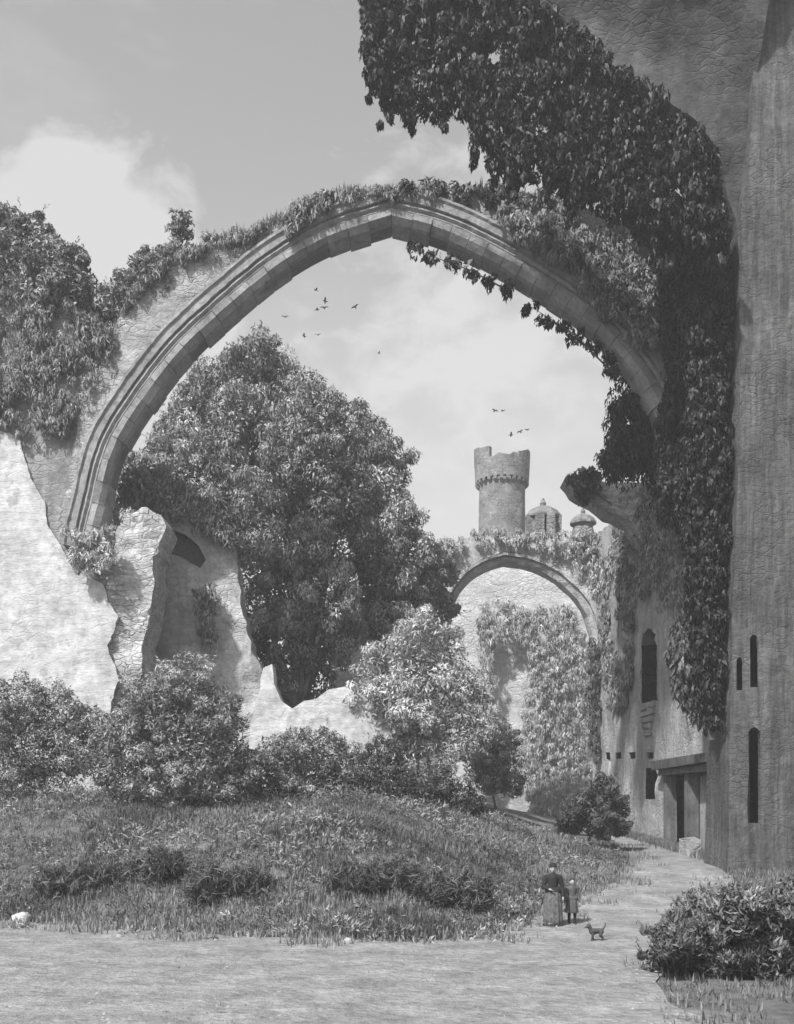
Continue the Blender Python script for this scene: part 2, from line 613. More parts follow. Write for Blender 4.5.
def clump_leaves(cen, rad, m, L, W, droop=0.5, out=0.6, squash=0.8, spread=0.45, tone=None, power=1.4):
    """Leaves shingled over the outside of many small clumps; returns the arrays of leaf_mesh."""
    K = len(cen)
    rad = np.broadcast_to(np.asarray(rad, float), (K,))
    idx = np.repeat(np.arange(K), m)
    n = len(idx)
    d = unit(rng.normal(size=(n, 3)))
    r = rad[idx] * rng.uniform(0.3, 1.1, n) ** 0.4
    C = cen[idx] + d * r[:, None] * np.array([1, 1, squash])
    D = rng.normal(size=(n, 3)) * spread + d * out + np.array([0, 0, -droop])
    Nn = d + rng.normal(size=(n, 3)) * 0.28 + np.array([0, 0, 0.25])
    s = np.clip(np.exp(rng.normal(-.08, .34, n)), .4, 1.8)
    ct = rng.uniform(0, 1, K) if tone is None else tone
    rnd = (0.6 * ct[idx] + 0.4 * rng.uniform(0, 1, n)) ** power
    return C, D, Nn, L * s, W * s * rng.uniform(0.8, 1.2, n), rnd


def cat(*sets):
    return [np.concatenate([s[i] for s in sets]) for i in range(6)]


def blob_clumps(blobs, per, rc, rng_lo=0.72, rng_hi=1.04, flat=1.0):
    """Clump centres over the outside of ellipsoid boughs.  blobs: (centre, radius, depth radius)."""
    cs, rs, ts = [], [], []
    for c, R, Ry in blobs:
        k = max(6, int(per * R * R))
        ts.append(np.clip(rng.uniform(.1, .9) + rng.normal(0, .22, k), 0, 1))
        d = unit(rng.normal(size=(k, 3)))
        q = rng.uniform(rng_lo, rng_hi, k)
        cs.append(np.array(c) + d * q[:, None] * np.array([R, Ry, R * flat]))
        rs.append(rng.uniform(0.6, 1.3, k) * rc * min(1.6, max(0.55, R / 2.0)))
    return np.concatenate(cs), np.concatenate(rs), np.concatenate(ts)


def filler(blobs, n, L, W):
    """Leaves through the inside of the boughs."""
    tot = sum(R ** 2 for _, R, _ in blobs)
    cs = []
    for c, R, Ry in blobs:
        k = max(5, int(n * R * R / tot))
        d = unit(rng.normal(size=(k, 3))) * (rng.uniform(0, 1, k) ** (1 / 3) * 0.85)[:, None]
        cs.append(np.array(c) + d * np.array([R, Ry, R]))
    C = np.concatenate(cs)
    k = len(C)
    return (C, rng.normal(size=(k, 3)), rng.normal(size=(k, 3)), L * rng.uniform(.7, 1.3, k), W * rng.uniform(.7, 1.3, k),
            rng.uniform(0, 0.6, k))


def pxblobs(lst, Y, dy=0.9, sp=0.0):
    out = []
    for t in lst:
        cx, cy, r = t[:3]
        yy = Y + (t[3] if len(t) > 3 else random.uniform(-sp, sp))
        R = r * yy / F
        out.append((tuple(P(cx, cy, yy)), R, R * dy))
    return out


def limbs(mb, base, blobs, r0, sides=7):
    """Tapered trunk with a bough into each part of the crown."""
    base = Vector(base)
    top = sum((Vector(b[0]) for b in blobs), Vector()) / len(blobs)
    fork = base.lerp(top, 0.42) + Vector((random.uniform(-.3, .3), random.uniform(-.3, .3), 0))
    mid = base.lerp(fork, 0.5) + Vector((random.uniform(-.25, .25), random.uniform(-.2, .2), 0))
    mb.tube([base - Vector((0, 0, .3)), base, mid, fork], [r0 * 1.7, r0 * 1.25, r0, r0 * 0.8], sides=sides, jitter=0.15)
    for b in blobs:
        c = Vector(b[0])
        m = fork.lerp(c, 0.5) + Vector((random.uniform(-.4, .4), random.uniform(-.4, .4), -.2 * b[1]))
        mb.tube([fork - (fork - mid) * 0.1, m, c, c + (c - m).normalized() * b[1] * 0.7], [r0 * 0.62, r0 * 0.4, r0 * 0.2, r0 * 0.06], sides=5)
    return mb


def plant(name, label, category, blobs, base, mat, leaf=(0.26, 0.1), per=9.0, rc=0.55, m=45, droop=0.5, trunk=0.12, group=None,
          fill_n=0.5, spread=0.45, crown='crown', stem='trunk', out=0.6, power=1.4, flat=1.0, sprays=.5):
    root = empty(name, base)
    tag(root, label, category, group)
    cen, rad, tone = blob_clumps(blobs, per, rc, flat=flat)
    A = clump_leaves(cen, rad, m, leaf[0], leaf[1], droop, out=out, spread=spread, power=power, tone=tone)
    ks = rng.choice(len(cen), min(len(cen), int(sprays * len(cen)) + 3), replace=False)
    bc = np.array([b[0] for b in blobs]); br = np.array([b[1] for b in blobs])
    nb = np.argmin(np.linalg.norm(cen[ks][:, None] - bc[None], axis=2), axis=1)
    d0 = unit(cen[ks] - bc[nb] + rng.normal(size=(len(ks), 3)) * .3 + np.array([0, 0, .35]))
    q = 10
    tt = np.tile(np.linspace(.1, 1, q), len(ks)); ii = np.repeat(np.arange(len(ks)), q)
    ln = (rng.uniform(.5, 1.1, len(ks)) * (rc * 1.5 + .05))[ii]
    Cs = cen[ks][ii] + d0[ii] * (tt * ln)[:, None] + np.array([0, 0, -1]) * (tt ** 2 * ln * .28 * max(.2, droop + .3))[:, None]
    ns = len(Cs)
    sp_ = (Cs + rng.normal(size=(ns, 3)) * leaf[0] * .16, d0[ii] * .8 + rng.normal(size=(ns, 3)) * .6 + np.array([0, 0, -.3 * droop]), rng.normal(size=(ns, 3)) * .5 + np.array([0, -.2, .8]),
           leaf[0] * rng.uniform(.6, 1.1, ns), leaf[1] * rng.uniform(.7, 1.1, ns), np.clip(tone[ks][ii] * .6 + rng.uniform(0, .4, ns), 0, 1) ** power)
    A = cat(A, sp_)
    Bf = filler(blobs, int(len(A[0]) * fill_n), leaf[0] * 1.3, leaf[1] * 1.6)
    leaf_mesh(crown, *cat(A, Bf), mat, root)
    mb = MB()
    limbs(mb, base, blobs, trunk)
    mb.build(stem, M['bark'], root)
    return root


def ivy(name, label, centers, radii, mat, leaf, m, stems, droop=0.9, group=None, out=0.5, spread=0.4, power=1.4, squash=1.0, tone=None, stem_r=0.04, category='ivy'):
    root = empty(name, Vector(stems[0][0]) if stems else Vector(centers[0]))
    tag(root, label, category, group)
    A = clump_leaves(np.array(centers, float), np.array(radii, float), m, leaf[0], leaf[1], droop, out=out, spread=spread, power=power, squash=squash, tone=tone)
    leaf_mesh('leaves', *A, mat, root)
    for s in stems:
        k = len(s)
        mb = MB()
        mb.tube(s, [stem_r * (1 - 0.75 * i / max(1, k - 1)) for i in range(k)], sides=5, jitter=.3)
        mb.build('stem', M['bark'], root)
    return root


def scatter(poly, n, dens=None):
    us = [p[0] for p in poly]; vs = [p[1] for p in poly]
    u = rng.uniform(min(us), max(us), n * 4); v = rng.uniform(min(vs), max(vs), n * 4)
    ok = inside(poly, u, v)
    if dens is not None:
        ok &= rng.uniform(0, 1, n * 4) < dens(u, v)
    return u[ok][:n], v[ok][:n]


def wob(u, v, s, seed=0):
    """Cheap smooth noise on arrays, about 0..1."""
    r = np.random.default_rng(seed)
    t = 0
    for k in range(6):
        a = r.uniform(0, 6.28); f = s * r.uniform(.6, 1.9)
        t = t + np.sin((u * math.cos(a) + v * math.sin(a)) * f + r.uniform(0, 6.28))
    return np.clip(0.5 + t / 6.5, 0, 1)


def blades(name, x, y, z, hgt_, mat, per=10, width=0.02, lean=0.5, tone=None, parent=None, spread=0.12):
    """Tufts of grass: every blade a bent, tapering leaf."""
    n = len(x)
    idx = np.repeat(np.arange(n), per)
    k = len(idx)
    hh = np.broadcast_to(hgt_, (n,))[idx] * rng.uniform(0.5, 1.2, k)
    a = rng.uniform(0, 2 * math.pi, k)
    base = np.c_[x[idx] + rng.normal(0, spread, k), y[idx] + rng.normal(0, spread, k), z[idx] - 0.03]
    tilt = np.abs(rng.normal(0, lean, k))
    d = np.c_[np.cos(a) * np.sin(tilt), np.sin(a) * np.sin(tilt), np.cos(tilt)]
    nn = np.c_[np.cos(a) * np.cos(tilt), np.sin(a) * np.cos(tilt), -np.sin(tilt)] + rng.normal(0, .3, (k, 3))
    t = (rng.uniform(0, 1, n) if tone is None else tone)[idx] * 0.6 + rng.uniform(0, 1, k) * 0.4
    return leaf_mesh(name, base + d * hh[:, None] * 0.5, d, nn, hh, width * hh / np.mean(hh) + width * 0.4, t, mat, parent, curl=0.12)


# ================================================================== the path
R_EDGE = [(12.3, 88), (12.35, 60), (12.2, 50), (11.95, 38), (11.2, 33), (9.3, 27), (6.7, 21.2), (4.6, 18), (4.4, 15.6), (6, 13), (9, 8)]
pp = [tuple(p) for p in EDGE] + R_EDGE + [(-60, 8)]
pp = subdivide(pp, 0.6, 0.22, 4)
V, Fc = fill([Vector(p) for p in pp], [], 0.7)
z = hgt([p.x for p in V], [p.y for p in V]) + 0.03
me = mesh('path', [(p.x, p.y, q) for p, q in zip(V, z)], [tuple(f) for f in Fc], True)
tag(link('path', me, M['path']), 'pale trodden earth path crossing the foreground and turning along the right wall', 'path', kind='structure')

# ================================================================== main arch
YA = 40.0
intr_px = [(104, 556), (106, 540), (112, 516), (126, 462), (151, 419), (191, 367), (237, 324), (282, 287), (332, 258), (392, 238)]
intr_px_r = [(392, 238), (443, 252), (500, 280), (551, 312), (586, 337), (614, 366), (641, 405), (660, 450), (670, 490)]
intr = catmull(pxpoly(intr_px, YA + 1.15), 14)[:-1] + catmull(pxpoly(intr_px_r, YA + 1.15), 14)
L_ = catmull(pxpoly(intr_px, YA + 1.15), 14); R_ = catmull(pxpoly(intr_px_r, YA + 1.15), 14)
nl, nr_ = 21, 21
stL, stR = arclen(L_, nl), arclen(R_, nr_)
stA = stL[:-1] + stR
nrA = normals(stA)
arch = empty('stone_arch', P(392, 238, YA))
tag(arch, 'tall pointed stone arch with moulded ring spanning the courtyard and open sky', 'arch')
# voussoirs, one block after another in one mesh
mb = MB()
prof = [(0.0, 0.50), (0.05, 0.30), (0.26, 0.10), (0.50, 0.08), (0.50, 1.27), (0.0, 1.27)]
for i in range(len(stA) - 1):
    a, b = stA[i], stA[i + 1]
    na, nb_ = nrA[i], nrA[i + 1]
    g = 0.012 / max(0.1, (b - a).length)
    j = random.uniform(-0.04, 0.05) + (.10 if random.random() < .15 else 0)
    pr = [(o + (j if o < 0.1 else 0), d + random.uniform(-.035, .035)) for o, d in prof]
    ss = [a.lerp(b, g), a.lerp(b, 0.5), a.lerp(b, 1 - g)]
    nn = [na.lerp(nb_, g), na.lerp(nb_, .5), na.lerp(nb_, 1 - g)]
    # bow the middle outwards so the block keeps the curve
    mb.add(*sweep('v', ss, nn, pr, YA - 0.12, None, None))
mb.build('voussoir_ring', M['ashlar'], arch)
fine = arclen(L_, 150)[:-1] + arclen(R_, 150)
fn = normals(fine)
mb = MB().add(*sweep('c', fine, fn, [(0.03, 0.55), (0.27, 0.14), (0.49, 0.12), (0.49, 1.2), (0.03, 1.2)], YA - 0.12, None, None))
mb.build('ring_core', M['ashlar_dark'], arch)
mb = MB().add(*sweep('m', fine, fn, [(0.51, 0.17), (0.56, 0.13), (0.62, 0.17), (0.66, 0.12), (0.72, 0.06), (0.78, 0.08), (0.80, 0.13), (0.84, 0.11), (0.85, 1.2), (0.51, 1.2)], YA - 0.12, None, None, 0.022))
mb.build('arch_moulding', M['ashlar'], arch)
mb = MB().add(*sweep('h', fine, fn, [(0.86, 0.10), (0.88, 0.0), (1.12, -0.02), (1.2, -0.1), (1.3, -0.1), (1.33, 1.2), (0.86, 1.2)], YA - 0.12, None, None, 0.03))
mb.build('hood_mould', M['ashlar'], arch)
# wall above
extr = [p + q * 1.34 for p, q in zip(fine, fn)]
top_px = [(104, 566), (86, 560), (74, 520), (68, 470), (82, 410), (108, 345), (126, 302), (150, 274), (185, 253), (230, 240), (270, 222), (300, 203), (330, 194), (380, 189), (430, 188),
          (480, 190), (530, 196), (580, 205), (640, 225), (690, 255), (707, 270)]
outl = pxpoly(top_px, YA) + pxpoly([(707, 500)], YA) + [tuple(p) for p in reversed(extr[:]) if True]
# keep the left part of the extrados inside the wall's left edge
outl = [q for q in outl]
slab('spandrel_wall', outl[:], front(YA + 0.02), 1.1, M['arch_face'], arch, grid=0.42, rough=0.16, jag=0.10, seed=3, step=0.42)
# ================================================================== left walls
wl = slab('ruined_wall', pxpoly([(-190, 860), (-190, 250), (-90, 240), (20, 262), (70, 300), (104, 330), (110, 352), (84, 410), (70, 470), (76, 520), (72, 545), (84, 552), (100, 548), (110, 552), (114, 532), (121, 514), (133, 505), (146, 503), (158, 512), (162, 522), (156, 545), (150, 600), (140, 650), (133, 700), (130, 860)], YA),
          front(YA + 0.34), 2.2, M['rubble_pale'], None, grid=0.22, rough=0.24, jag=0.22, seed=9, step=0.22, freq=1.0)
tag(wl, 'tall broken wall of pale rubble under the left foot of the great arch', 'ruined wall')
pl = slab('plaster', pxpoly([(-185, 855), (-185, 440), (-40, 425), (8, 432), (20, 440), (30, 478), (44, 500), (48, 525), (60, 545), (72, 566), (88, 574), (102, 584), (108, 600), (118, 616), (112, 632), (106, 645), (112, 662), (117, 680), (110, 700), (110, 855)], YA),
          front(YA + 0.10), 0.2, M['plaster'], wl, grid=0.3, rough=0.07, jag=0.10, seed=14, step=0.12, freq=1.2)
tag(pl, 'bright smooth plaster coat left on the wall')
mb = slab('stone_patch', pxpoly([(-120, 450), (0, 450), (10, 470), (20, 500), (36, 530), (50, 560), (76, 575), (80, 556), (70, 470), (84, 410), (104, 350), (60, 320), (-120, 330)], YA),
          front(YA + 0.20), 0.3, M['rubble_grey'], wl, grid=0.3, rough=0.06, jag=0.1, seed=24, step=0.35)
tag(mb, 'bare grey stone above the plaster')

YI = 44.0
hole = pxpoly([(161, 540), (163, 531), (172, 529), (186, 535), (198, 545), (206, 560), (200, 568), (184, 556), (170, 552)], YI)
wi = slab('ruined_wall', pxpoly([(120, 880), (130, 640), (140, 560), (152, 520), (172, 512), (205, 516), (226, 535), (236, 570), (243, 610), (252, 655), (262, 668), (268, 690), (256, 720), (252, 745), (250, 880)], YI),
          front(YI), 1.6, M['rubble_mid'], None, grid=0.28, rough=0.30, jag=0.2, seed=31, holes=[hole], step=0.28, freq=0.6)
tag(wi, 'darker grey broken wall with a hollow near its top, standing behind the plastered wall', 'ruined wall')
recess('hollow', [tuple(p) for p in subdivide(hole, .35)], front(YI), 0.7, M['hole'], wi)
YQ = 42.6
wq = slab('sunlit_bank', pxpoly([(246, 860), (248, 735), (258, 700), (263, 668), (271, 664), (274, 684), (282, 700), (292, 708), (304, 702), (316, 699), (328, 690), (345, 686), (360, 694), (372, 692), (392, 720), (400, 860)], YQ),
          front(YQ), 1.2, M['plaster'], None, grid=0.45, rough=0.12, jag=0.14, seed=41, step=0.4)  # sunlit grass bank shaped as a wall, its brightness put into plaster colour
tag(wq, 'low slab in bright plaster colour standing in for the sunlit bank, with a pointed wall end, seen below the big trees', 'ruined wall')

# ================================================================== near pier and vault
YP = 35.0
slits = []
for x0, x1, y0, y1 in ((751, 758.5, 634, 687), (737, 743, 657, 690), (748, 759, 727, 823)):
    w = (x1 - x0) / 2
    cx = (x0 + x1) / 2
    slits.append(pxpoly([(x0, y1), (x1, y1), (x1, y0 + w), (cx + w * .6, y0 + w * .3), (cx, y0), (cx - w * .6, y0 + w * .3), (x0, y0 + w)], YP))
pier = empty('stone_pier', (14, YP, 0.9))
tag(pier, 'huge dark streaked stone pier with slit windows rising the full height at the right', 'pier')
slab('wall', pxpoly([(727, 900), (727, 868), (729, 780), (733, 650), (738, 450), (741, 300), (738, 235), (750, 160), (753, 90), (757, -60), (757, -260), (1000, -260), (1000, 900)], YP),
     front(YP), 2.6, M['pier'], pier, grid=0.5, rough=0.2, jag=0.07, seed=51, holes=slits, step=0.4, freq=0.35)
for s in slits:
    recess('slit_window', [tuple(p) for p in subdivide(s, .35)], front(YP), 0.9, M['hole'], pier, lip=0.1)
# haunch of the broken vault, one web behind the pier's face and a rib before it
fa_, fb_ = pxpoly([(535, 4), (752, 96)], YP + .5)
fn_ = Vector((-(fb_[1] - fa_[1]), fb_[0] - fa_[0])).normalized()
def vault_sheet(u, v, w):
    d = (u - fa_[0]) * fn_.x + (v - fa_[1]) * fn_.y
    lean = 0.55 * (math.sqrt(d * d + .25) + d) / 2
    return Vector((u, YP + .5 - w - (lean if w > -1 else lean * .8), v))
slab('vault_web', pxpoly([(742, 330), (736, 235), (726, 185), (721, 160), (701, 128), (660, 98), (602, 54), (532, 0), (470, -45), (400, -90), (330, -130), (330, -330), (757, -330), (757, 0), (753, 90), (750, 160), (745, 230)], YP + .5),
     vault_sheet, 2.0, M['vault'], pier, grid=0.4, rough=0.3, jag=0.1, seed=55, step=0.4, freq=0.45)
# folded facet of the vault: corner ribs running up and left, out over the viewer
def tri_prism(name, pts, back, mat, parent):
    n = len(pts)
    v = [Vector(p) for p in pts] + [Vector(p) + Vector((0, back, 0)) for p in pts]
    f = [tuple(range(n))] + [tuple(range(2 * n - 1, n - 1, -1))] + [(i, n + i, n + (i + 1) % n, (i + 1) % n) for i in range(n)]
    return link(name, mesh(name, local(v, parent), f), mat, parent)
def facet(name, pts, mat):
    """pts: (px, py, Y) corner list; grid-subdivided sheet with thickness."""
    vs = [P(a, b, y) for a, b, y in pts]
    back = [P(a, b, y) + Vector((0.1, 0.9, 0.3)) for a, b, y in pts]
    n = len(vs)
    f = [tuple(range(n))] + [tuple(range(2 * n - 1, n - 1, -1))] + [(i, n + i, n + (i + 1) % n, (i + 1) % n) for i in range(n)]
    me_ = mesh(name, local(vs + back, pier), f)
    return link(name, me_, mat, pier)

# ================================================================== right wall (runs away from the pier)
XR = 12.5
def rw(u, v, w):            # u = distance from the viewer, w towards the courtyard
    return Vector((XR - w, u, v))
def rwp(px, py):
    Y = XR * F / (px - 397.0)
    return (Y, EYE + (HOR - py) * Y / F)
win = [rwp(641, 703), rwp(641, 645), rwp(643, 634), rwp(648, 628), rwp(654, 634), rwp(657, 646), rwp(657, 701)]
small = [rwp(645, 799), rwp(645, 768), rwp(657, 768), rwp(657, 799)]
puts = []
for cx in (608, 618, 632, 650):
    puts.append([rwp(cx - 2, 759), rwp(cx - 2, 752.5), rwp(cx + 2.5, 752), rwp(cx + 3, 758.5)])
door = [(46.2, 0.9), (46.2, 4.7), (38.9, 4.75), (38.9, 0.7)]
topw = [(37.7, 0.2), (37.7, 28), (41.5, 27), (43, 24.5), (45, 22), (47, 20.5), (49, 18.0), (52, 17.2), (54, 18.6), (56, 18.4), (58, 19.4), (60, 19.8), (63.5, 19.6), (63.5, 0.2)]
cw = empty('castle_wall', (XR, 50, 1.3))
tag(cw, 'long streaked castle wall with an arched window and a wide doorway, running back from the pier', 'castle wall')
slab('wall', topw, rw, 2.4, M['wall_right'], cw, grid=0.5, rough=0.18, jag=0.2, seed=61, holes=[win, small, door] + puts, step=0.5)
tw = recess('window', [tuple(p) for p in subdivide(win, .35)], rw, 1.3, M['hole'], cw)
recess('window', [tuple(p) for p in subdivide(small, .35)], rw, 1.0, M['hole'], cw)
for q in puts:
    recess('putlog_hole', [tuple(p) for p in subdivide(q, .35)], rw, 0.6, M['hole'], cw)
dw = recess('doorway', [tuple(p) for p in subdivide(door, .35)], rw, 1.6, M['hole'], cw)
# timber lintel, jamb posts and plank door inside the doorway
mb = MB(); mb.box((XR - 0.55, 38.3, 4.75), (XR + 0.9, 47.0, 5.12), jit=0.06); mb.box((XR - 0.35, 38.5, 4.45), (XR + 0.4, 46.5, 4.73), jit=0.05)
mb.build('lintel', M['timber'], cw).parent = dw
for yy in (46.0, 42.6, 39.0):
    mb = MB(); mb.box((XR - 0.18, yy - 0.22, 0.8), (XR + 0.3, yy + 0.22, 4.46), jit=0.04); mb.build('post', M['timber'], cw).parent = dw
mb = MB()
for k in range(9):
    y0 = 39.3 + k * 0.34
    mb.box((XR + 0.32, y0, 0.95), (XR + 0.42 + random.uniform(0, .04), y0 + 0.32, 4.3 + random.uniform(-.15, .1)))
mb.build('door', stone('door_timber', 0.16, 0.26, 0.8, streak=(5, 5, 0.3), streak_amt=.3), cw).parent = dw
# sill stones under the tall window
mb = MB()
for k in range(5):
    u0, zt = 48.3 + 0.15 * k, 8.1 - 0.33 * k
    mb.box((XR - 0.1, u0, zt - 0.28), (XR + 0.3, 51.2 - 0.2 * k, zt), jit=0.05)
mb.build('sill', M['rubble_grey'], cw).parent = tw
# block of stone by the door
p = G(712, 864)
mb = MB(); mb.box((11.6, 40.2, 0.9), (12.25, 41.1, 1.75), jit=0.06)
tag(mb.build('stone_block', M['rubble_grey']), 'squared stone block lying at the foot of the doorway', 'stone')

# broken springer of a lost arch that juts from the wall
YS = 50.0
sp = slab('arch_fragment', pxpoly([(650, 560), (632, 520), (610, 512), (596, 500), (574, 490), (566, 478), (580, 474), (600, 478), (618, 484), (640, 482), (652, 478)], YS), front(YS), 1.8, M['rubble_pale'], None, grid=0.25, rough=0.2, jag=0.16, seed=71, step=0.35)
tag(sp, 'broken arch stump jutting out from the ivied right wall against the sky', 'arch fragment')

# ================================================================== second arched wall
YB = 62.0
oi = catmull([Vector(p) for p in pxpoly([(447, 720), (449, 650), (454, 606), (466, 586), (483, 573), (503, 566)], YB + 1)], 8)
oi2 = catmull([Vector(p) for p in pxpoly([(503, 566), (530, 571), (556, 585), (577, 606), (589, 636), (593, 690), (593, 850)], YB + 1)], 8)
fa = empty('arched_wall', P(503, 565, YB))
tag(fa, 'farther ruined wall pierced by a second pointed arch below the round tower', 'ruined wall')
s2 = arclen(oi, 30)[:-1] + arclen(oi2, 36)
n2 = normals(s2)
out2 = [p + q * 0.62 for p, q in zip(s2, n2)]
topB = [(330, 850), (330, 590), (400, 560), (430, 545), (455, 540), (480, 534), (510, 538), (530, 531), (560, 536), (580, 540), (600, 536), (625, 540), (625, 850)]
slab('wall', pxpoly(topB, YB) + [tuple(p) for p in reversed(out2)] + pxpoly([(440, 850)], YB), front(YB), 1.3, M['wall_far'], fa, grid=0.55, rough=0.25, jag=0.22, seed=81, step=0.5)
mb = MB().add(*sweep('m', s2, n2, [(0.0, 0.5), (0.05, 0.2), (0.3, 0.0), (0.32, 0.12), (0.42, 0.12), (0.44, -0.12), (0.6, -0.15), (0.62, 1.2), (0.0, 1.2)], YB, None, None, .06))
mb.build('arch_moulding', M['wall_far'], fa)

# wall seen through it
YC = 76.0
bw = slab('back_wall', pxpoly([(380, 850), (380, 556), (440, 555), (470, 557), (520, 556), (560, 560), (600, 556), (640, 556), (640, 850)], YC), front(YC), 1.8, M['wall_back'], None, grid=0.8, rough=0.2, jag=0.25, seed=91, step=0.6)
tag(bw, 'pale coursed wall visible through the second arch', 'ruined wall')

# ================================================================== tower and turrets
YT = 95.0
tb = P(502, 800, YT); tb.z = 2.6
tower = empty('round_tower', tb)
tag(tower, 'tall round stone tower with a broken parapet on the skyline', 'tower')
zt = lambda py: EYE + (HOR - py) * YT / F
sc_ = YT / F
def rlathe(prof, n=44, jit=0.05, seed=0):
    v, f = [], []
    for r, z_ in prof:
        for k in range(n):
            a = 2 * math.pi * k / n
            q = r * (1 + jit * noise.noise(Vector((math.cos(a) * 3, math.sin(a) * 3, z_ * 0.9 + seed))))
            v.append(Vector((tb.x + q * math.cos(a), tb.y + q * math.sin(a), z_)))
    for i in range(len(prof) - 1):
        for k in range(n):
            f.append((i * n + k, i * n + (k + 1) % n, (i + 1) * n + (k + 1) % n, (i + 1) * n + k))
    return v, f
def cyl_uv(o, r):
    me_ = o.data
    u = me_.uv_layers.new(name='UVMap')
    for lp in me_.loops:
        c = me_.vertices[lp.vertex_index].co
        u.data[lp.index].uv = (math.atan2(c.y, c.x) * r, c.z)
Rt = 23 * sc_
zs = np.linspace(2.0, zt(486), 30)
v, f = rlathe([(Rt * (1.06 - 0.06 * i / 29), q) for i, q in enumerate(zs)])
o = MB().add(v, f).build('shaft', M['tower'], tower); cyl_uv(o, Rt)
mb = MB()
for k in range(26):
    a = 2 * math.pi * k / 26
    c, s = math.cos(a), math.sin(a)
    r0, r1 = Rt * 0.96, Rt * 1.16
    q = [Vector((tb.x + r * math.cos(a + d), tb.y + r * math.sin(a + d), z_)) for r, z_ in ((r0, zt(490)), (r0, zt(483)), (r1, zt(483)), (r1, zt(486))) for d in (-.06, .06)]
    mb.add(q, [(0, 1, 3, 2), (2, 3, 5, 4), (4, 5, 7, 6), (6, 7, 1, 0), (0, 2, 4, 6), (1, 7, 5, 3)])
mb.build('corbel_table', M['ashlar_dark'], tower)
n = 60
v, f = [], []
for ring in range(4):
    for k in range(n):
        a = 2 * math.pi * k / n
        tp = zt(463) + 0.9 * noise.noise(Vector((math.cos(a) * 4, math.sin(a) * 4, 2)))
        r, z_ = [(Rt * 1.16, zt(483)), (Rt * 1.2, tp), (Rt * 0.98, tp), (Rt * 0.95, zt(483))][ring]
        v.append(Vector((tb.x + r * math.cos(a), tb.y + r * math.sin(a), z_)))
for i in range(3):
    for k in range(n):
        f.append((i * n + k, i * n + (k + 1) % n, (i + 1) * n + (k + 1) % n, (i + 1) * n + k))
f += [(3 * n + (k + 1) % n, 3 * n + k, k, (k + 1) % n) for k in range(n)]
o = parapet = MB().add(v, f).build('parapet', M['tower'], tower); cyl_uv(o, Rt)
def merlon(a0, a1, h0, h1):
    v, f = [], []
    m_ = 8
    for k in range(m_ + 1):
        a = a0 + (a1 - a0) * k / m_
        hh = zt(466) + (h0 + (h1 - h0) * k / m_) * (0.86 + 0.3 * noise.noise(Vector((a * 5, h0, 1))))
        for r, z_ in ((Rt * 1.2, zt(467)), (Rt * 1.22, hh), (Rt * 1.0, hh), (Rt * 1.0, zt(467))):
            v.append(Vector((tb.x + r * math.cos(a), tb.y + r * math.sin(a), z_)))
    for k in range(m_):
        for q in range(4):
            f.append((k * 4 + q, k * 4 + (q + 1) % 4, k * 4 + 4 + (q + 1) % 4, k * 4 + 4 + q))
    f.append((0, 1, 2, 3)); f.append((m_ * 4 + 3, m_ * 4 + 2, m_ * 4 + 1, m_ * 4))
    MB().add(v, f).build('merlon', M['tower'], tower).parent = parapet
merlon(math.radians(152), math.radians(238), 2.0, 1.25)
merlon(math.radians(-60), math.radians(20), 0.8, 1.7)
merlon(math.radians(95), math.radians(120), 0.5, 0.5)

def turret(px, ptop, pbase, w, label, kind):
    Y = YB + 1.3
    c = P(px, pbase, Y)
    s = Y / F
    root = empty('turret', c)
    tag(root, label, 'turret', 'small ruined turrets on the far wall')
    hh = (pbase - ptop) * s
    r = w * s / 2
    mb = MB()
    zb = -1.0
    if kind == 0:
        for a in range(8):              # piers leaving gaps between them
            an = 2 * math.pi * (a + 0.5) / 8
            x, y = r * .82 * math.cos(an), r * .82 * math.sin(an)
            mb.box((c.x + x - r * .24, c.y + y - r * .24, c.z + zb), (c.x + x + r * .24, c.y + y + r * .24, c.z + hh * .55), jit=.04)
        mb.lathe(c, [(r * .7, zb), (r * .7, hh * .12)], 14)
    else:
        mb.lathe(c, [(r * .95, zb), (r * .9, hh * .2), (r * .8, hh * .4), (r * .82, hh * .55)], 12)
    mb.build('drum', M['tower'], root)
    mb = MB(); mb.lathe(c, [(r * 1.05, hh * .5), (r * 1.06, hh * .56), (r * .85, hh * .72), (r * .5, hh * .84), (r * .14, hh * .9)], 16, fold=.06)
    mb.build('roof', M['tower'], root)
    mb = MB(); mb.lathe(c, [(r * .14, hh * .86), (r * .2, hh * .98), (r * .05, hh * 1.15)], 8)
    mb.build('finial', M['tower'], root)
turret(543, 503, 534, 34, 'wider domed ruined turret with open sides nearest the round tower', 0)
turret(583, 511, 538, 25, 'narrower pointed stone turret at the right end of the far wall top', 1)

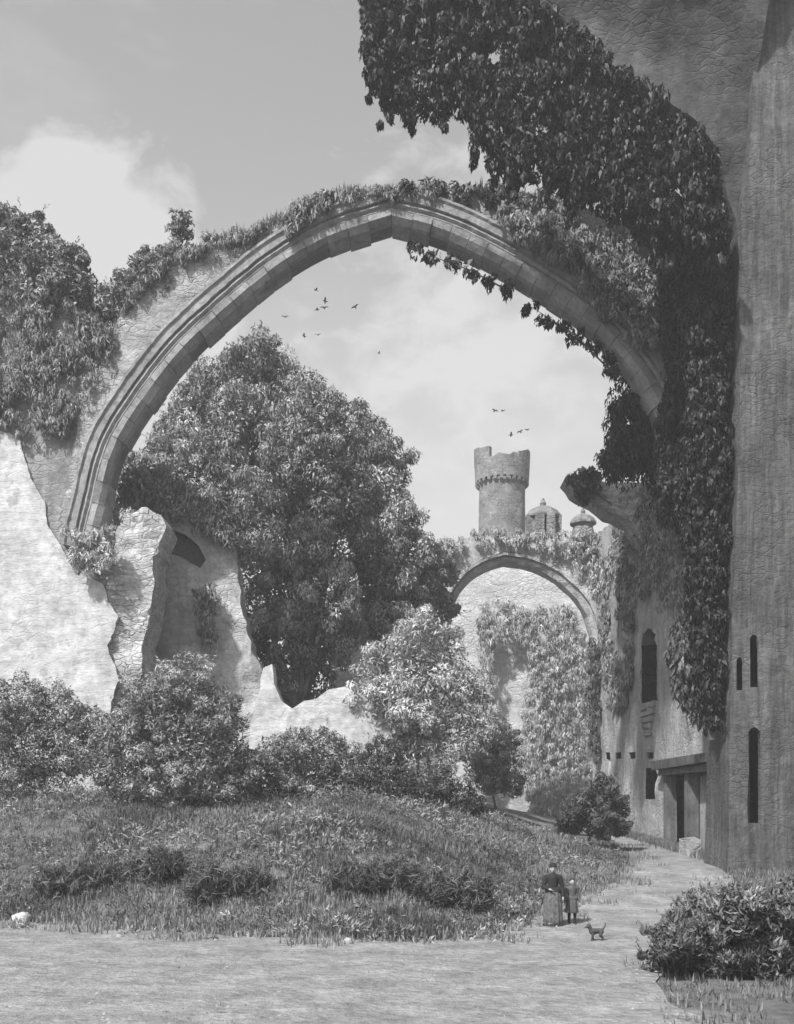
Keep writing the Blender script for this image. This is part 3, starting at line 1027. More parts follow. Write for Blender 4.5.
# ================================================================== trees
trees = [
    ('tree', 'tall dense tree rising highest behind the left limb of the arch', 52,
     [(252, 362, 30, -.5), (232, 378, 28, .8), (275, 385, 32, 1.), (205, 398, 30, .2), (245, 412, 32, -1.4), (185, 430, 30, 1.), (215, 445, 32, -1.), (165, 462, 28, .4), (255, 455, 32, .4), (190, 480, 32, -.8),
      (160, 495, 24, .6), (228, 495, 34, -2.), (205, 525, 30, .2), (235, 540, 26, 1.), (140, 478, 24, .5), (128, 508, 24, 1.), (150, 525, 26, .8), (118, 535, 22, 1.2)], 'tree'),
    ('tree', 'broad dense tree in the middle of the tree mass, with the lowest hanging boughs', 49.5,
     [(298, 392, 26, 1.5), (318, 415, 28, .6), (292, 440, 30, -.6), (325, 455, 30, -1.2), (275, 480, 32, -1.6), (310, 500, 34, .6), (340, 500, 28, -1.), (262, 525, 32, -.4), (300, 545, 34, -1.8), (335, 545, 32, .5),
      (262, 570, 30, -1.), (290, 595, 32, .4), (325, 595, 34, -1.4), (270, 620, 26, -.6), (300, 640, 28, -1.), (282, 672, 22, -.4), (246, 640, 26, 1.), (258, 668, 26, 1.), (300, 690, 22, .5), (240, 610, 24, 1.5), (335, 635, 30, .4), (318, 668, 20, 0)], 'tree_dark'),
    ('tree', 'rounded tree sloping down towards the round tower', 53,
     [(345, 430, 28, .6), (370, 455, 32, -.4), (390, 470, 24, .8), (352, 478, 28, -1.6), (385, 500, 30, -1.2), (398, 525, 26, .4), (360, 520, 30, .6), (380, 550, 32, -1.6), (408, 555, 26, .2), (360, 580, 30, -.8),
      (395, 590, 30, -1.), (420, 585, 22, .5), (375, 620, 28, -.4), (408, 615, 26, .6)], 'tree'),
]
for nm, lab, Y, bl, mt in trees:
    B_ = pxblobs(bl, Y, 0.9, 1.2)
    bx = sum(b[0][0] for b in B_) / len(B_)
    plant(nm, lab, 'tree', B_, (bx, Y, H(bx, Y)), M[mt], leaf=(0.21, 0.066), per=8.5, rc=0.72, m=190, droop=0.8, trunk=0.35, group='trees behind the arch', fill_n=.2, power=1.8)
B_ = pxblobs([(420, 640, 30), (398, 655, 30), (375, 675, 26), (445, 655, 28), (395, 700, 34), (430, 690, 40), (465, 690, 28), (410, 735, 32), (450, 735, 34), (478, 725, 20), (425, 625, 20), (370, 702, 26), (362, 722, 24), (388, 728, 26), (450, 705, 30)], 43, 0.9, .8)
plant('small_tree', 'small pale leafy tree with a thin trunk in the courtyard centre', 'tree', B_, tuple(G(425, 800)), M['pale_leaf'], leaf=(0.18, 0.052), per=8, rc=0.6, m=160, droop=0.35, trunk=0.09, fill_n=.3)
B_ = pxblobs([(432, 560, 20), (446, 575, 16), (425, 590, 24), (440, 610, 20)], 57, .9)
plant('small_tree', 'faint small tree between the tree mass and the far arch', 'tree', B_, (P(432, 560, 57).x, 57, 3.2), M['ivy_far'], leaf=(0.28, 0.09), per=8, rc=0.6, m=90, droop=0.5, trunk=0.1)

# growth on the left wall
B_ = pxblobs([(8, 225, 22), (28, 238, 26), (52, 262, 30), (15, 265, 34), (78, 285, 24), (98, 302, 22), (45, 295, 30), (88, 322, 24), (110, 325, 16), (-30, 240, 40), (-50, 300, 50), (112, 345, 12)], 40.6, 0.8, .4)
plant('wall_tree', 'dark bushy tree growing on top of the left wall', 'tree', B_, tuple(P(40, 330, 40.9)), M['tree_dark'], leaf=(0.19, 0.065), per=8, rc=0.55, m=170, droop=0.5, trunk=0.16, crown='crown')
def wallclumps(pts_px, Y, n, dens=None, rlo=.25, rhi=.5, outw=(0.0, 0.4)):
    poly = pxpoly(pts_px, Y)
    u, v = scatter(poly, n, dens)
    return np.c_[u, Y - rng.uniform(outw[0], outw[1], len(u)), v], rng.uniform(rlo, rhi, len(u))
c, r = wallclumps([(-60, 290), (60, 300), (110, 330), (118, 350), (95, 385), (80, 415), (62, 440), (40, 432), (20, 440), (0, 425), (-60, 430)], 40.0, 800, lambda u, v: np.clip(wob(u, v, 2.1, 41) * 1.6 + .05, 0, 1), rlo=.10, rhi=.26)
ivy('ivy', 'pale ragged ivy hanging over the upper face of the left wall', c, r, M['ivy_mid'], (0.19, 0.042), 40, [[P(40, 425, 39.7), P(44, 380, 39.7), P(40, 330, 39.7)]], droop=1.0)
B_ = pxblobs([(125, 285, 18), (145, 268, 20), (165, 262, 20), (188, 256, 16), (210, 250, 14), (140, 295, 18), (165, 285, 16), (118, 305, 16), (232, 243, 9)], 40.3, .8, .2)
plant('shrub', 'low rough shrub spreading along the left shoulder of the great arch', 'shrub', B_, tuple(P(150, 290, 40.6)), M['ivy_mid'], leaf=(0.17, 0.05), per=14, rc=0.38, m=110, droop=0.2, trunk=0.07, crown='foliage', stem='stem')
B_ = pxblobs([(180, 222, 11), (174, 230, 9), (188, 230, 9), (181, 236, 8)], 40.4, .9)
plant('sapling', 'tiny sapling standing against the sky on the arch shoulder', 'sapling', B_, tuple(P(181, 253, 40.4)), M['ivy_mid'], leaf=(0.2, 0.07), per=45, rc=0.28, m=14, droop=-0.2, trunk=0.04, fill_n=.2)
c, r = wallclumps([(118, 500), (130, 478), (165, 470), (200, 500), (225, 520), (236, 545), (215, 545), (190, 520), (160, 515), (135, 505)], 43.6, 150, rlo=.2, rhi=.4)
ivy('ivy', 'tufted pale growth along the top of the darker grey broken wall', c, r, M['ivy_mid'], (0.25, 0.07), 55, [[P(230, 545, 43.7), P(214, 525, 43.7), P(195, 512, 43.7)]], droop=0.6)
c, r = wallclumps([(196, 590), (212, 585), (222, 610), (214, 650), (200, 640)], 43.6, 40, rlo=.15, rhi=.3, outw=(0, .2))
ivy('ivy', 'small tuft of ivy halfway down the darker grey broken wall', c, r, M['ivy_mid'], (0.24, 0.06), 40, [[P(206, 650, 43.7), P(208, 630, 43.7), P(207, 600, 43.7)]], droop=0.9)

c, r = wallclumps([(66, 520), (80, 535), (112, 530), (114, 560), (100, 575), (76, 572), (68, 550)], 39.6, 75, None, .12, .26, (-.1, .5))
ivy('ivy', 'dry pale tuft of weeds at the left foot of the great arch', c, r, M['pale_leaf'], (0.24, 0.05), 34, [[P(78, 575, 39.6), P(90, 556, 39.6), P(104, 540, 39.6)]], droop=.6)
# bushes on the bank
def bush(label, Y, bl, mt, leaf=(.135, .038), per=11, rc=.45, m=160, droop=.2, name='bush', **k):
    B_ = pxblobs(bl, Y, .9, .5)
    bx = sum(b[0][0] for b in B_) / len(B_)
    return plant(name, label, 'bush', B_, (bx, Y, H(bx, Y)), M[mt], leaf=leaf, per=per, rc=rc, m=m, droop=droop, trunk=.06, group='bushes in the courtyard',
                 crown='foliage', stem='stem', **{'sprays': 1.0, **k})
bush('largest rounded bush on the bank, in front of the darker grey broken wall', 34, [(185, 690, 38), (160, 705, 40), (210, 712, 36), (145, 740, 42), (190, 745, 48), (225, 750, 30), (120, 735, 30), (165, 775, 34), (212, 780, 28), (110, 765, 28), (240, 770, 26), (136, 715, 26)], 'bush')
bush('wide bush at the foot of the bright plaster', 35.5, [(20, 705, 32), (55, 715, 34), (-15, 720, 40), (85, 725, 26), (30, 745, 40), (70, 755, 34), (0, 770, 34), (105, 745, 26), (45, 785, 26)], 'bush', droop=.25)
bush('round low bush beneath the pale sunlit bank', 37, [(300, 748, 26), (275, 758, 28), (325, 752, 28), (345, 768, 26), (295, 778, 32), (262, 778, 22), (330, 785, 22), (245, 788, 20), (310, 790, 24)], 'bush', droop=.3)
bush('small dark bush left of the pale tree', 36.5, [(385, 762, 26), (362, 778, 22), (372, 795, 26), (398, 785, 26), (345, 792, 16)], 'bush_dark')
bush('low dark bush at the right foot of the pale tree', 38, [(432, 782, 26), (455, 795, 24), (420, 805, 22), (445, 815, 20), (472, 805, 14)], 'bush_dark')
bush('round bush beside the bend of the path near the castle wall', 42, [(603, 792, 19), (588, 806, 20), (616, 808, 17), (600, 822, 20), (575, 825, 12), (622, 828, 10), (570, 815, 12), (560, 830, 9)], 'bush_dark', leaf=(.16, .042), per=20, rc=.34, sprays=2.5)
bush('bushy clump under the far arch, right of the pale tree', 48, [(497, 735, 22), (505, 760, 22), (490, 775, 22), (512, 785, 16), (478, 765, 18)], 'ivy_far' if False else 'bush', per=12)
bush('large dark bush close to the viewer at the lower right', 18.6, [(672, 938, 26), (700, 920, 30), (735, 912, 32), (770, 915, 34), (805, 905, 34), (690, 955, 30), (728, 950, 38), (768, 955, 36), (660, 958, 18), (810, 950, 40)], 'bush_fore', leaf=(.13, .032), per=60, rc=.26, m=80, droop=-.55, spread=.3)
# bracken in the hollows of the bank
for (cx, cy, w, mt, lab) in ((85, 880, 46, 'bush_dark', 'dark bracken in the hollow at the left end of the bank'), (225, 885, 34, 'bush_dark', 'dark bracken above the pale hummock of the bank'),
                         (155, 868, 26, 'bush_dark', 'small tuft of dark bracken left of the pale hummock'),
                         (375, 880, 40, 'bush_dark', 'dark bracken low on the bank behind the white pebble'), (450, 895, 36, 'bush_dark', 'dark bracken on the nose of the bank beside the two walkers')):
    g = G(cx, cy + 8)
    s = g.y / F
    bl = [(tuple(g + Vector(((random.uniform(-w, w)) * s, random.uniform(-.6, .6), random.uniform(.05, .35)))), random.uniform(.25, .5), .4) for _ in range(13)]
    plant('bracken', lab, 'fern', bl, tuple(g), M[mt], leaf=(.27, .03), per=80, rc=.3, m=34, droop=-.5, trunk=.02, group='bracken on the bank', crown='fronds', stem='stem', spread=.6, fill_n=.3)

# ================================================================== ivy on the right
# hanging from the broken vault
c, r = wallclumps([(365, -70), (362, 25), (368, 60), (384, 92), (402, 106), (428, 102), (452, 100), (475, 118), (488, 145), (500, 165), (530, 176), (548, 168), (575, 196), (610, 212), (640, 226), (680, 240), (722, 270), (728, 225), (716, 168), (697, 130), (657, 98), (600, 54), (530, -2), (460, -70)], 33.8, 1900, lambda u, v: np.clip(wob(u, v, 1.9, 77) * 2.2 + .22 + np.clip((u - 4.0) / 3, 0, 1), 0, 1), rlo=.13, rhi=.32, outw=(-.9, .5))
top = []
for px0, py0, px1, py1 in ((708, 215, 560, 110), (700, 225, 470, 70), (700, 130, 640, 190), (620, 75, 500, 150), (560, 30, 400, 70)):
    a, b = P(px0, py0, 34.4), P(px1, py1, 33.8)
    top.append([a, a.lerp(b, .35) + Vector((0, -.3, .3)), a.lerp(b, .7) + Vector((0, -.2, .1)), b])
# trailing ends
tc, tr = [], []
for px, y0, y1 in ((372, 30, 100), (385, 70, 125), (408, 90, 130), (440, 90, 128), (478, 110, 165), (492, 130, 200), (510, 150, 196), (520, 150, 188), (548, 150, 205), (575, 160, 215), (610, 160, 222), (655, 190, 260)):
    for k in range(9):
        t = k / 8
        tc.append(tuple(P(px + random.uniform(-5, 5), y0 + (y1 - y0) * t, 33.6 + random.uniform(-.3, .4)))); tr.append(.3 * (1 - .55 * t))
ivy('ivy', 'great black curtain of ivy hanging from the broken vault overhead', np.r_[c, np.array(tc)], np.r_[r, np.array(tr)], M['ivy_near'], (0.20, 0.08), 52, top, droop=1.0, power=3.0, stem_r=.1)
# on the pier's shaded edge and the high wall behind the arch
def dens1(u, v): return np.clip(wob(u, v, .9, 3) * 1.5 + .1, 0, 1)
c, r = wallclumps([(680, 200), (718, 205), (727, 280), (728, 420), (725, 560), (719, 690), (713, 742), (702, 700), (694, 640), (688, 560), (684, 470), (690, 380), (680, 300)], 35.6, 1250, None, .13, .30, (-.6, .3))
c2, r2 = wallclumps([(660, 235), (700, 240), (715, 300), (715, 640), (700, 600), (684, 540), (660, 500), (660, 420), (672, 380), (662, 300)], 38.6, 1150, dens1, .16, .36, (-.4, .7))
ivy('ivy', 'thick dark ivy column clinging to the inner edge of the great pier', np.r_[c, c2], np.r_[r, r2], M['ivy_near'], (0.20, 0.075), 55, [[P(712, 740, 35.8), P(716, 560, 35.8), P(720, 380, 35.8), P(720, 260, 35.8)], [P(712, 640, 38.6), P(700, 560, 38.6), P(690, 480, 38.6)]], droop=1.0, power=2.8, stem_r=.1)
c, r = wallclumps([(682, 620), (700, 650), (728, 690), (728, 735), (712, 735), (690, 712), (678, 690), (668, 660), (672, 640)], 38.2, 110, None, .25, .45, (0, .7))
ivy('ivy', 'low bushy ivy tuft above the wide doorway', c, r, M['ivy_wall'], (0.24, 0.08), 75, [[P(716, 720, 38.2), P(706, 690, 38.2), P(695, 650, 38.2)]], droop=1.0)
# over the right shoulder of the arch
def dens2(u, v): return np.clip(wob(u, v, 1.6, 8) * 1.8 - .25, 0, 1)
c, r = wallclumps([(495, 190), (530, 195), (600, 215), (680, 250), (715, 300), (712, 420), (690, 440), (668, 395), (640, 352), (600, 312), (560, 268), (520, 240), (500, 222)], 39.7, 520, dens2, .16, .36, (-.1, .35))
ivy('ivy', 'mid grey ivy spread over the right shoulder of the great arch', c, r, M['ivy_mid'], (0.20, 0.055), 75, [[P(700, 480, 39.6), P(680, 360, 39.6), P(620, 270, 39.6), P(530, 215, 39.6)]], droop=.9)
# fringe beneath the arch
for lab, pts in (('short ivy fringe under the arch just right of its apex', [(415, 250), (430, 256), (450, 262), (470, 270), (490, 282), (507, 290)]),
                 ('ivy fringe under the right haunch of the arch', [(530, 306), (545, 318), (560, 324), (575, 335), (590, 345), (606, 358), (612, 372)])):
    cs, rs = [], []
    for px, py in pts:
        for k in range(5):
            cs.append(tuple(P(px + random.uniform(-7, 7), py + random.uniform(-3, 7), 40.2 + random.uniform(-.2, 1.0)))); rs.append(random.uniform(.12, .26))
    ivy('ivy', lab, cs, rs, M['ivy_near'], (0.22, 0.1), 26, [[P(*pts[-1], 40.4), P(*pts[len(pts) // 2], 40.4), P(*pts[0], 40.4)]], droop=.9)
# hanging bunch where the arch meets the wall
c, r = wallclumps([(622, 372), (650, 400), (672, 430), (690, 500), (668, 520), (650, 478), (636, 450), (640, 480), (628, 480), (612, 478), (606, 455), (614, 430), (610, 400)], 41.8, 210, None, .25, .5, (-.5, .6))
ivy('ivy', 'bunched dark ivy hanging below the right foot of the arch', c, r, M['ivy_near'], (0.21, 0.08), 105, [[P(690, 520, 41.8), P(668, 450, 41.8), P(630, 390, 41.8)]], droop=1.0, power=1.8)
# on the wall below it and on the stump
def dens3(u, v): return np.clip(wob(u, v, .8, 13) * 1.9 - .25, 0, 1)
def rwclumps(pts, n, dens, rlo, rhi, o=(0, .4)):
    poly = [rwp(a, b) for a, b in pts]
    u, v = scatter(poly, n, dens)
    return np.c_[XR - rng.uniform(o[0], o[1], len(u)), u, v], rng.uniform(rlo, rhi, len(u))
c, r = rwclumps([(618, 520), (640, 490), (672, 470), (700, 480), (712, 560), (700, 620), (680, 600), (664, 615), (640, 590), (625, 570)], 950, dens3, .16, .34)
ivy('ivy', 'grey ivy covering the castle wall above the arched window', c, r, M['ivy_mid'], (0.22, 0.06), 45, [[Vector((XR - .1, 45, 13)), Vector((XR - .1, 46, 15)), Vector((XR - .1, 47, 17))]], droop=1.0)
def dens4(u, v): return np.clip(wob(u, v, 1.2, 17) * 2.0 - .6, 0, 1)
c, r = rwclumps([(604, 560), (625, 545), (638, 600), (634, 680), (622, 720), (610, 700)], 260, dens4, .2, .4, (0, .3))
ivy('ivy', 'thin trailing ivy on the castle wall between the far arch and the arched window', c, r, M['ivy_mid'], (0.28, 0.075), 55, [[Vector((XR - .1, 56, 10)), Vector((XR - .1, 56, 13)), Vector((XR - .1, 57, 17))]], droop=1.1)
c, r = wallclumps([(567, 474), (585, 470), (600, 476), (596, 492), (585, 500), (572, 494)], 49.7, 34, None, .16, .32, (-.5, .4))
ivy('ivy', 'tuft of ivy on the tip of the broken arch stump', c, r, M['ivy_wall'], (0.26, 0.11), 30, [[P(612, 505, 49.9), P(595, 492, 49.9), P(578, 482, 49.9)]], droop=.7)
# far wall
def dens5(u, v): return np.clip(wob(u, v, .9, 21) * 1.8 - .2, 0, 1)
c, r = wallclumps([(430, 545), (480, 532), (520, 532), (560, 534), (600, 534), (622, 545), (620, 640), (612, 690), (606, 650), (600, 605), (580, 572), (545, 552), (503, 541), (470, 546), (440, 566)], 61.6, 330, dens5, .14, .34, (0, .3))
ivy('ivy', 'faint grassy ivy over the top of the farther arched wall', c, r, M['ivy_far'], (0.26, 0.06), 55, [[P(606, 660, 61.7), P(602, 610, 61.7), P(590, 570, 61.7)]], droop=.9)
c, r = wallclumps([(592, 640), (600, 650), (600, 740), (595, 770), (588, 740), (587, 660)], 61.4, 60, None, .2, .4, (0, .4))
ivy('ivy', 'dark ivy strand down the right jamb of the far arch', c, r, M['bush_dark'], (0.3, 0.08), 55, [[P(594, 760, 61.5), P(594, 720, 61.5), P(594, 650, 61.5)]], droop=1.1)
c, r = wallclumps([(478, 607), (495, 600), (530, 612), (560, 605), (575, 612), (588, 650), (592, 800), (560, 815), (527, 815), (520, 720), (529, 690), (527, 650), (512, 634), (494, 640), (492, 720), (490, 790), (470, 790), (478, 680)], 74.8, 1100, None, .18, .38, (0, .8))
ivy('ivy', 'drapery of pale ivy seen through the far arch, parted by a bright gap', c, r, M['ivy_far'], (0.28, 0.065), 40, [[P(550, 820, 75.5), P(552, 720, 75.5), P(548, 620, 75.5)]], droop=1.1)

# ================================================================== grass
n = 26000
x = rng.uniform(-17, 12, n); y = rng.uniform(22.5, 50, n)
s = side(x, y)
dn = wob(x, y, 1.3, 31)
ok = (s > 0.25) & (rng.uniform(0, 1, n) < np.clip(1.2 - (y - 24) / 40, .3, 1)) & (x < 11.8)
x, y, s, dn = x[ok], y[ok], s[ok], dn[ok]
z = hgt(x, y)
o = blades('grass', x, y, z, 0.12 + 0.22 * dn, M['grass'], per=12, width=0.022, lean=.85, tone=np.clip((wob(x, y, .7, 33) - .5) * 1.8 + .5, 0, 1))
tag(o, 'rough long grass covering the bank left of the path', 'grass', kind='stuff')
n = 9000
x = rng.uniform(-17, 12, n); y = rng.uniform(22, 46, n)
s = side(x, y)
ok = (s > -0.25 - 0.9 * (wob(x, y, 1.6, 55) > .62)) & (s < 1.6) & (rng.uniform(0, 1, n) < np.clip(1.1 - s / 1.7, 0, 1)) & (x < 11.5)
hum = (np.abs((x + 5.2) / 3.0) ** 2 + ((y - 26.2) / 1.4) ** 2 < 1) & (rng.uniform(0, 1, n) < .9)
ok |= hum
x, y = x[ok], y[ok]
o = blades('verge_grass', x, y, hgt(x, y), 0.18 + .1 * wob(x, y, 2, 3), M['verge'], per=10, width=.026, lean=.7)
tag(o, 'paler short grass along the edge of the path', 'grass', kind='stuff')
n = 420
x = rng.uniform(3.8, 10, n); y = rng.uniform(13.5, 20, n)
ok = x > 4.3 + 0.6 * wob(x, y, 1.5, 5) - (17 - np.minimum(y, 17)) * .15
x, y = x[ok], y[ok]
o = blades('corner_grass', x, y, hgt(x, y), .2, M['grass'], per=10, width=.022, lean=.8)
tag(o, 'tangled grass under the dark bush in the lower right corner', 'grass', kind='stuff')
n = 900
x = rng.uniform(-9, 6, n); y = rng.uniform(13.5, 24, n)
ok = (wob(x, y, .8, 61) > .62)
x, y = x[ok], y[ok]
o = blades('path_grass', x, y, hgt(x, y) + .02, .07, M['grass'], per=7, width=.016, lean=.9)
tag(o, 'thin scattered grass blades on the trodden path', 'grass', kind='stuff')
n = 500
x = rng.uniform(10.6, 16, n); y = rng.uniform(30, 34.8, n)
ok = x > np.interp(y, [27, 33, 38], [9.3, 11.2, 11.95]) - .1
x, y = x[ok], y[ok]
o = blades('pier_grass', x, y, hgt(x, y), .3, M['grass'], per=9, width=.025, lean=.6)
tag(o, 'strip of dark grass at the foot of the great pier', 'grass', kind='stuff')
# grass along the foot of the castle wall
y = rng.uniform(38, 61, 700); x = 12.3 - np.abs(rng.normal(0, .22, 700))
o = blades('wall_foot_grass', x, y, hgt(x, y), .35, M['grass'], per=9, width=.03, lean=.5)
tag(o, 'strip of weeds along the foot of the castle wall', 'grass', kind='stuff')
# grass on top of the arch
nq = 2600
tx = rng.uniform(112, 540, nq)
ty = np.interp(tx, [a for a, b in top_px[4:]], [b for a, b in top_px[4:]])
xx = (tx - 397) * YA / F; zz = EYE + (HOR - ty) * YA / F - .12
o = blades('arch_grass', xx, YA - .1 + rng.uniform(0, 1.2, nq), zz, .16 + .34 * wob(tx * .06, tx * 0, 3, 8) ** 2, M['ivy_mid'], per=9, width=.03, lean=.75, spread=.12)
tag(o, 'ragged grass and weeds growing along the crest of the great arch', 'grass', kind='stuff')
kq = 420
tx = rng.uniform(112, 560, kq)
ty = np.interp(tx, [a for a, b in top_px[4:]], [b for a, b in top_px[4:]]) + np.abs(rng.normal(0, 5, kq)) + 2
ok = wob(tx * .055, tx * 0, 2.2, 19) > .38
A = clump_leaves(np.c_[(tx - 397) * YA / F, YA - rng.uniform(.0, .3, kq), EYE + (HOR - ty) * YA / F][ok], rng.uniform(.1, .26, ok.sum()), 42, .17, .04, droop=1.0, out=.4)
o = leaf_mesh('crest_weeds', *A, M['ivy_mid'])
tag(o, 'drooping weeds trailing over the upper edge of the great arch', 'undergrowth', kind='stuff')
c, r = wallclumps([(283, 222), (300, 205), (330, 195), (350, 196), (352, 203), (330, 208), (305, 225), (288, 240)], 39.8, 60, None, .12, .24, (0, .2))
ivy('ivy', 'drooping mat of grass and ivy on the crest left of the apex', c, r, M['ivy_mid'], (0.26, 0.07), 24, [[P(290, 232, 39.85), P(320, 205, 39.85), P(350, 198, 39.85)]], droop=.9)
c, r = wallclumps([(385, 190), (400, 184), (420, 188), (430, 178), (440, 184), (460, 188), (500, 186), (505, 205), (470, 202), (430, 198), (395, 198)], 39.9, 70, None, .12, .26, (-.4, .2))
ivy('ivy', 'low dark weeds on the crest right of the apex', c, r, M['ivy_wall'], (0.24, 0.09), 22, [[P(500, 200, 40), P(450, 194, 40), P(400, 192, 40)]], droop=.3)

# tangled low undergrowth over the bank
n = 4200
x = rng.uniform(-17, 9.5, n); y = rng.uniform(23.2, 44, n)
s_ = side(x, y); t_ = np.clip((wob(x, y, .75, 71) - .5) * 2.2 + .5, 0, 1)
ok = (s_ > .3) & (rng.uniform(0, 1, n) < .35 + .65 * wob(x, y, 1.1, 72)) & (rng.uniform(0, 1, n) < 1.25 - (y - 23) / 40)
x, y, t_, s_ = x[ok], y[ok], t_[ok], s_[ok]
rr = rng.uniform(.16, .42, len(x)) * (1 + .9 * np.clip((s_ - 6) / 4, 0, 1) * wob(x, y, 1.4, 73))
A = clump_leaves(np.c_[x, y, hgt(x, y) + rr * .35], rr, 46, .15, .034, droop=-.15, out=.75, squash=.75, spread=.5, tone=t_, power=1.6)
o = leaf_mesh('undergrowth', *A, M['weeds'])
tag(o, 'shaggy tangle of weeds and brambles over the grassy bank', 'undergrowth', kind='stuff')
n = 260
x = rng.uniform(-17, 6.5, n); y = rng.uniform(22.8, 31, n)
s_ = side(x, y)
ok = (s_ > -.9) & (s_ < 1.5) & (rng.uniform(0, 1, n) < np.where(s_ < 0, .35, 1.))
x, y = x[ok], y[ok]
A = clump_leaves(np.c_[x, y, hgt(x, y) + .04], rng.uniform(.15, .36, len(x)), 40, .15, .04, droop=-.1, out=.7, squash=.55, spread=.5)
o = leaf_mesh('verge_weeds', *A, M['bush'])
tag(o, 'pale low weeds along the front edge of the bank', 'undergrowth', kind='stuff')
# gravel on the path
n = 2600
x = rng.uniform(-13, 10, n); y = 13.5 + rng.uniform(0, 1, n) ** 1.6 * 24
ok = (side(x, y) < .2) & (wob(x, y, .9, 81) > .35) & (x < np.interp(y, [13, 18, 27, 33, 38], [5, 4.6, 9.2, 11, 11.8]))
x, y = x[ok], y[ok]; n = len(x)
sz = rng.uniform(.008, .03, n) * rng.choice([1, 1, 1, 1.9], n)
oc = np.array([(1, 0, 0), (0, 1, 0), (-1, 0, 0), (0, -1, 0), (0, 0, 1)], float)
V = (np.c_[x, y, hgt(x, y) + .03][:, None] + oc[None] * (sz[:, None, None] * rng.uniform(.6, 1.3, (n, 5, 1)) * np.array([1.2, 1.2, .7]))).reshape(-1, 3)
me = bpy.data.meshes.new('gravel')
T = np.array([(0, 1, 4), (1, 2, 4), (2, 3, 4), (3, 0, 4)])
Fi = (T[None] + (np.arange(n) * 5)[:, None, None]).reshape(-1)
me.vertices.add(len(V)); me.loops.add(len(Fi)); me.polygons.add(len(Fi) // 3)
me.vertices.foreach_set('co', V.astype(np.float32).ravel()); me.loops.foreach_set('vertex_index', Fi.astype(np.int32))
me.polygons.foreach_set('loop_start', np.arange(0, len(Fi), 3, dtype=np.int32)); me.polygons.foreach_set('loop_total', np.full(len(Fi) // 3, 3, np.int32))
me.update()
tag(link('gravel', me, stone('gravel_stone', .10, .30, 6.0)), 'small loose gravel scattered over the earth path', 'gravel', kind='stuff')
# ================================================================== stones
def rock(px, py, w, h, label):
    g = G(px, py)
    s = g.y / F
    v, f = [], []
    for i in range(7):
        t = math.pi * i / 6
        for k in range(12):
            a = 2 * math.pi * k / 12
            d = Vector((math.sin(t) * math.cos(a), math.sin(t) * math.sin(a), math.cos(t)))
            q = 1 + .3 * noise.noise(d * 1.7 + Vector((px, 0, 0)))
            v.append(Vector((d.x * w * s / 2 * q, d.y * w * s / 2 * q, d.z * h * s * .6 * q + h * s * .3)) + g)
    for i in range(6):
        for k in range(12):
            f.append((i * 12 + k, i * 12 + (k + 1) % 12, (i + 1) * 12 + (k + 1) % 12, (i + 1) * 12 + k))
    o = MB().add(v, f).build('stone', M['rock'], None, True)
    tag(o, label, 'stone', 'loose stones beside the path')
rock(22, 923, 20, 11, 'pale wedge shaped stone at the far left end of the path edge')
rock(348, 945, 10, 8, 'small white pebble where the bank meets the path in the middle')
rock(120, 938, 7, 4, 'tiny grey stone at the path edge below the hummock')

# ================================================================== people and dog
def capsule(p0, r0, p1, r1, n=10, m=4):
    p0, p1 = Vector(p0), Vector(p1)
    t = (p1 - p0)
    ln = t.length
    t = t.normalized() if ln > 1e-6 else Vector((0, 0, 1))
    a = t.cross(Vector((0.3, 0.9, 0.2))).normalized(); b = t.cross(a)
    v, f = [], []
    rings = [(-math.cos(math.pi / 2 * i / m) * r0, math.sin(math.pi / 2 * i / m) * r0) for i in range(1, m + 1)] + \
            [(ln + math.sin(math.pi / 2 * i / m) * r1, math.cos(math.pi / 2 * i / m) * r1) for i in range(0, m)]
    for z_, r in rings:
        for k in range(n):
            an = 2 * math.pi * k / n
            v.append(p0 + t * z_ + (a * math.cos(an) + b * math.sin(an)) * r)
    c0 = len(v); v.append(p0 - t * r0); v.append(p1 + t * r1)
    for i in range(len(rings) - 1):
        for k in range(n):
            f.append((i * n + k, i * n + (k + 1) % n, (i + 1) * n + (k + 1) % n, (i + 1) * n + k))
    for k in range(n):
        f.append((c0, (k + 1) % n, k)); e = (len(rings) - 1) * n
        f.append((c0 + 1, e + k, e + (k + 1) % n))
    return v, f


def ellip(c, r, n=14):
    v, f = [], []
    for i in range(n // 2 + 1):
        t = math.pi * i / (n // 2)
        for k in range(n):
            a = 2 * math.pi * k / n
            v.append(Vector(c) + Vector((r[0] * max(.02, math.sin(t)) * math.cos(a), r[1] * max(.02, math.sin(t)) * math.sin(a), r[2] * math.cos(t))))
    for i in range(n // 2):
        for k in range(n):
            f.append((i * n + k, (i + 1) * n + k, (i + 1) * n + (k + 1) % n, i * n + (k + 1) % n))
    f.append(tuple(range(n))); f.append(tuple((n // 2) * n + k for k in range(n))[::-1])
    return v, f


def fused(name, shapes, voxel, mat, parent=None, smooth=True):
    """Fuse overlapping solids into one continuous skin."""
    mb = MB()
    for s in shapes:
        mb.add(*s)
    tmp = bpy.data.objects.new('tmp', mesh('tmp', mb.v, mb.f))
    COL.objects.link(tmp)
    md = tmp.modifiers.new('r', 'REMESH'); md.mode = 'VOXEL'; md.voxel_size = voxel
    sm = tmp.modifiers.new('s', 'SMOOTH'); sm.factor = .5; sm.iterations = 3
    dg = bpy.context.evaluated_depsgraph_get()
    me_ = bpy.data.meshes.new_from_object(tmp.evaluated_get(dg))
    me_.name = name
    me_.polygons.foreach_set('use_smooth', [smooth] * len(me_.polygons))
    bpy.data.objects.remove(tmp)
    o = link(name, me_, mat, parent)
    return o


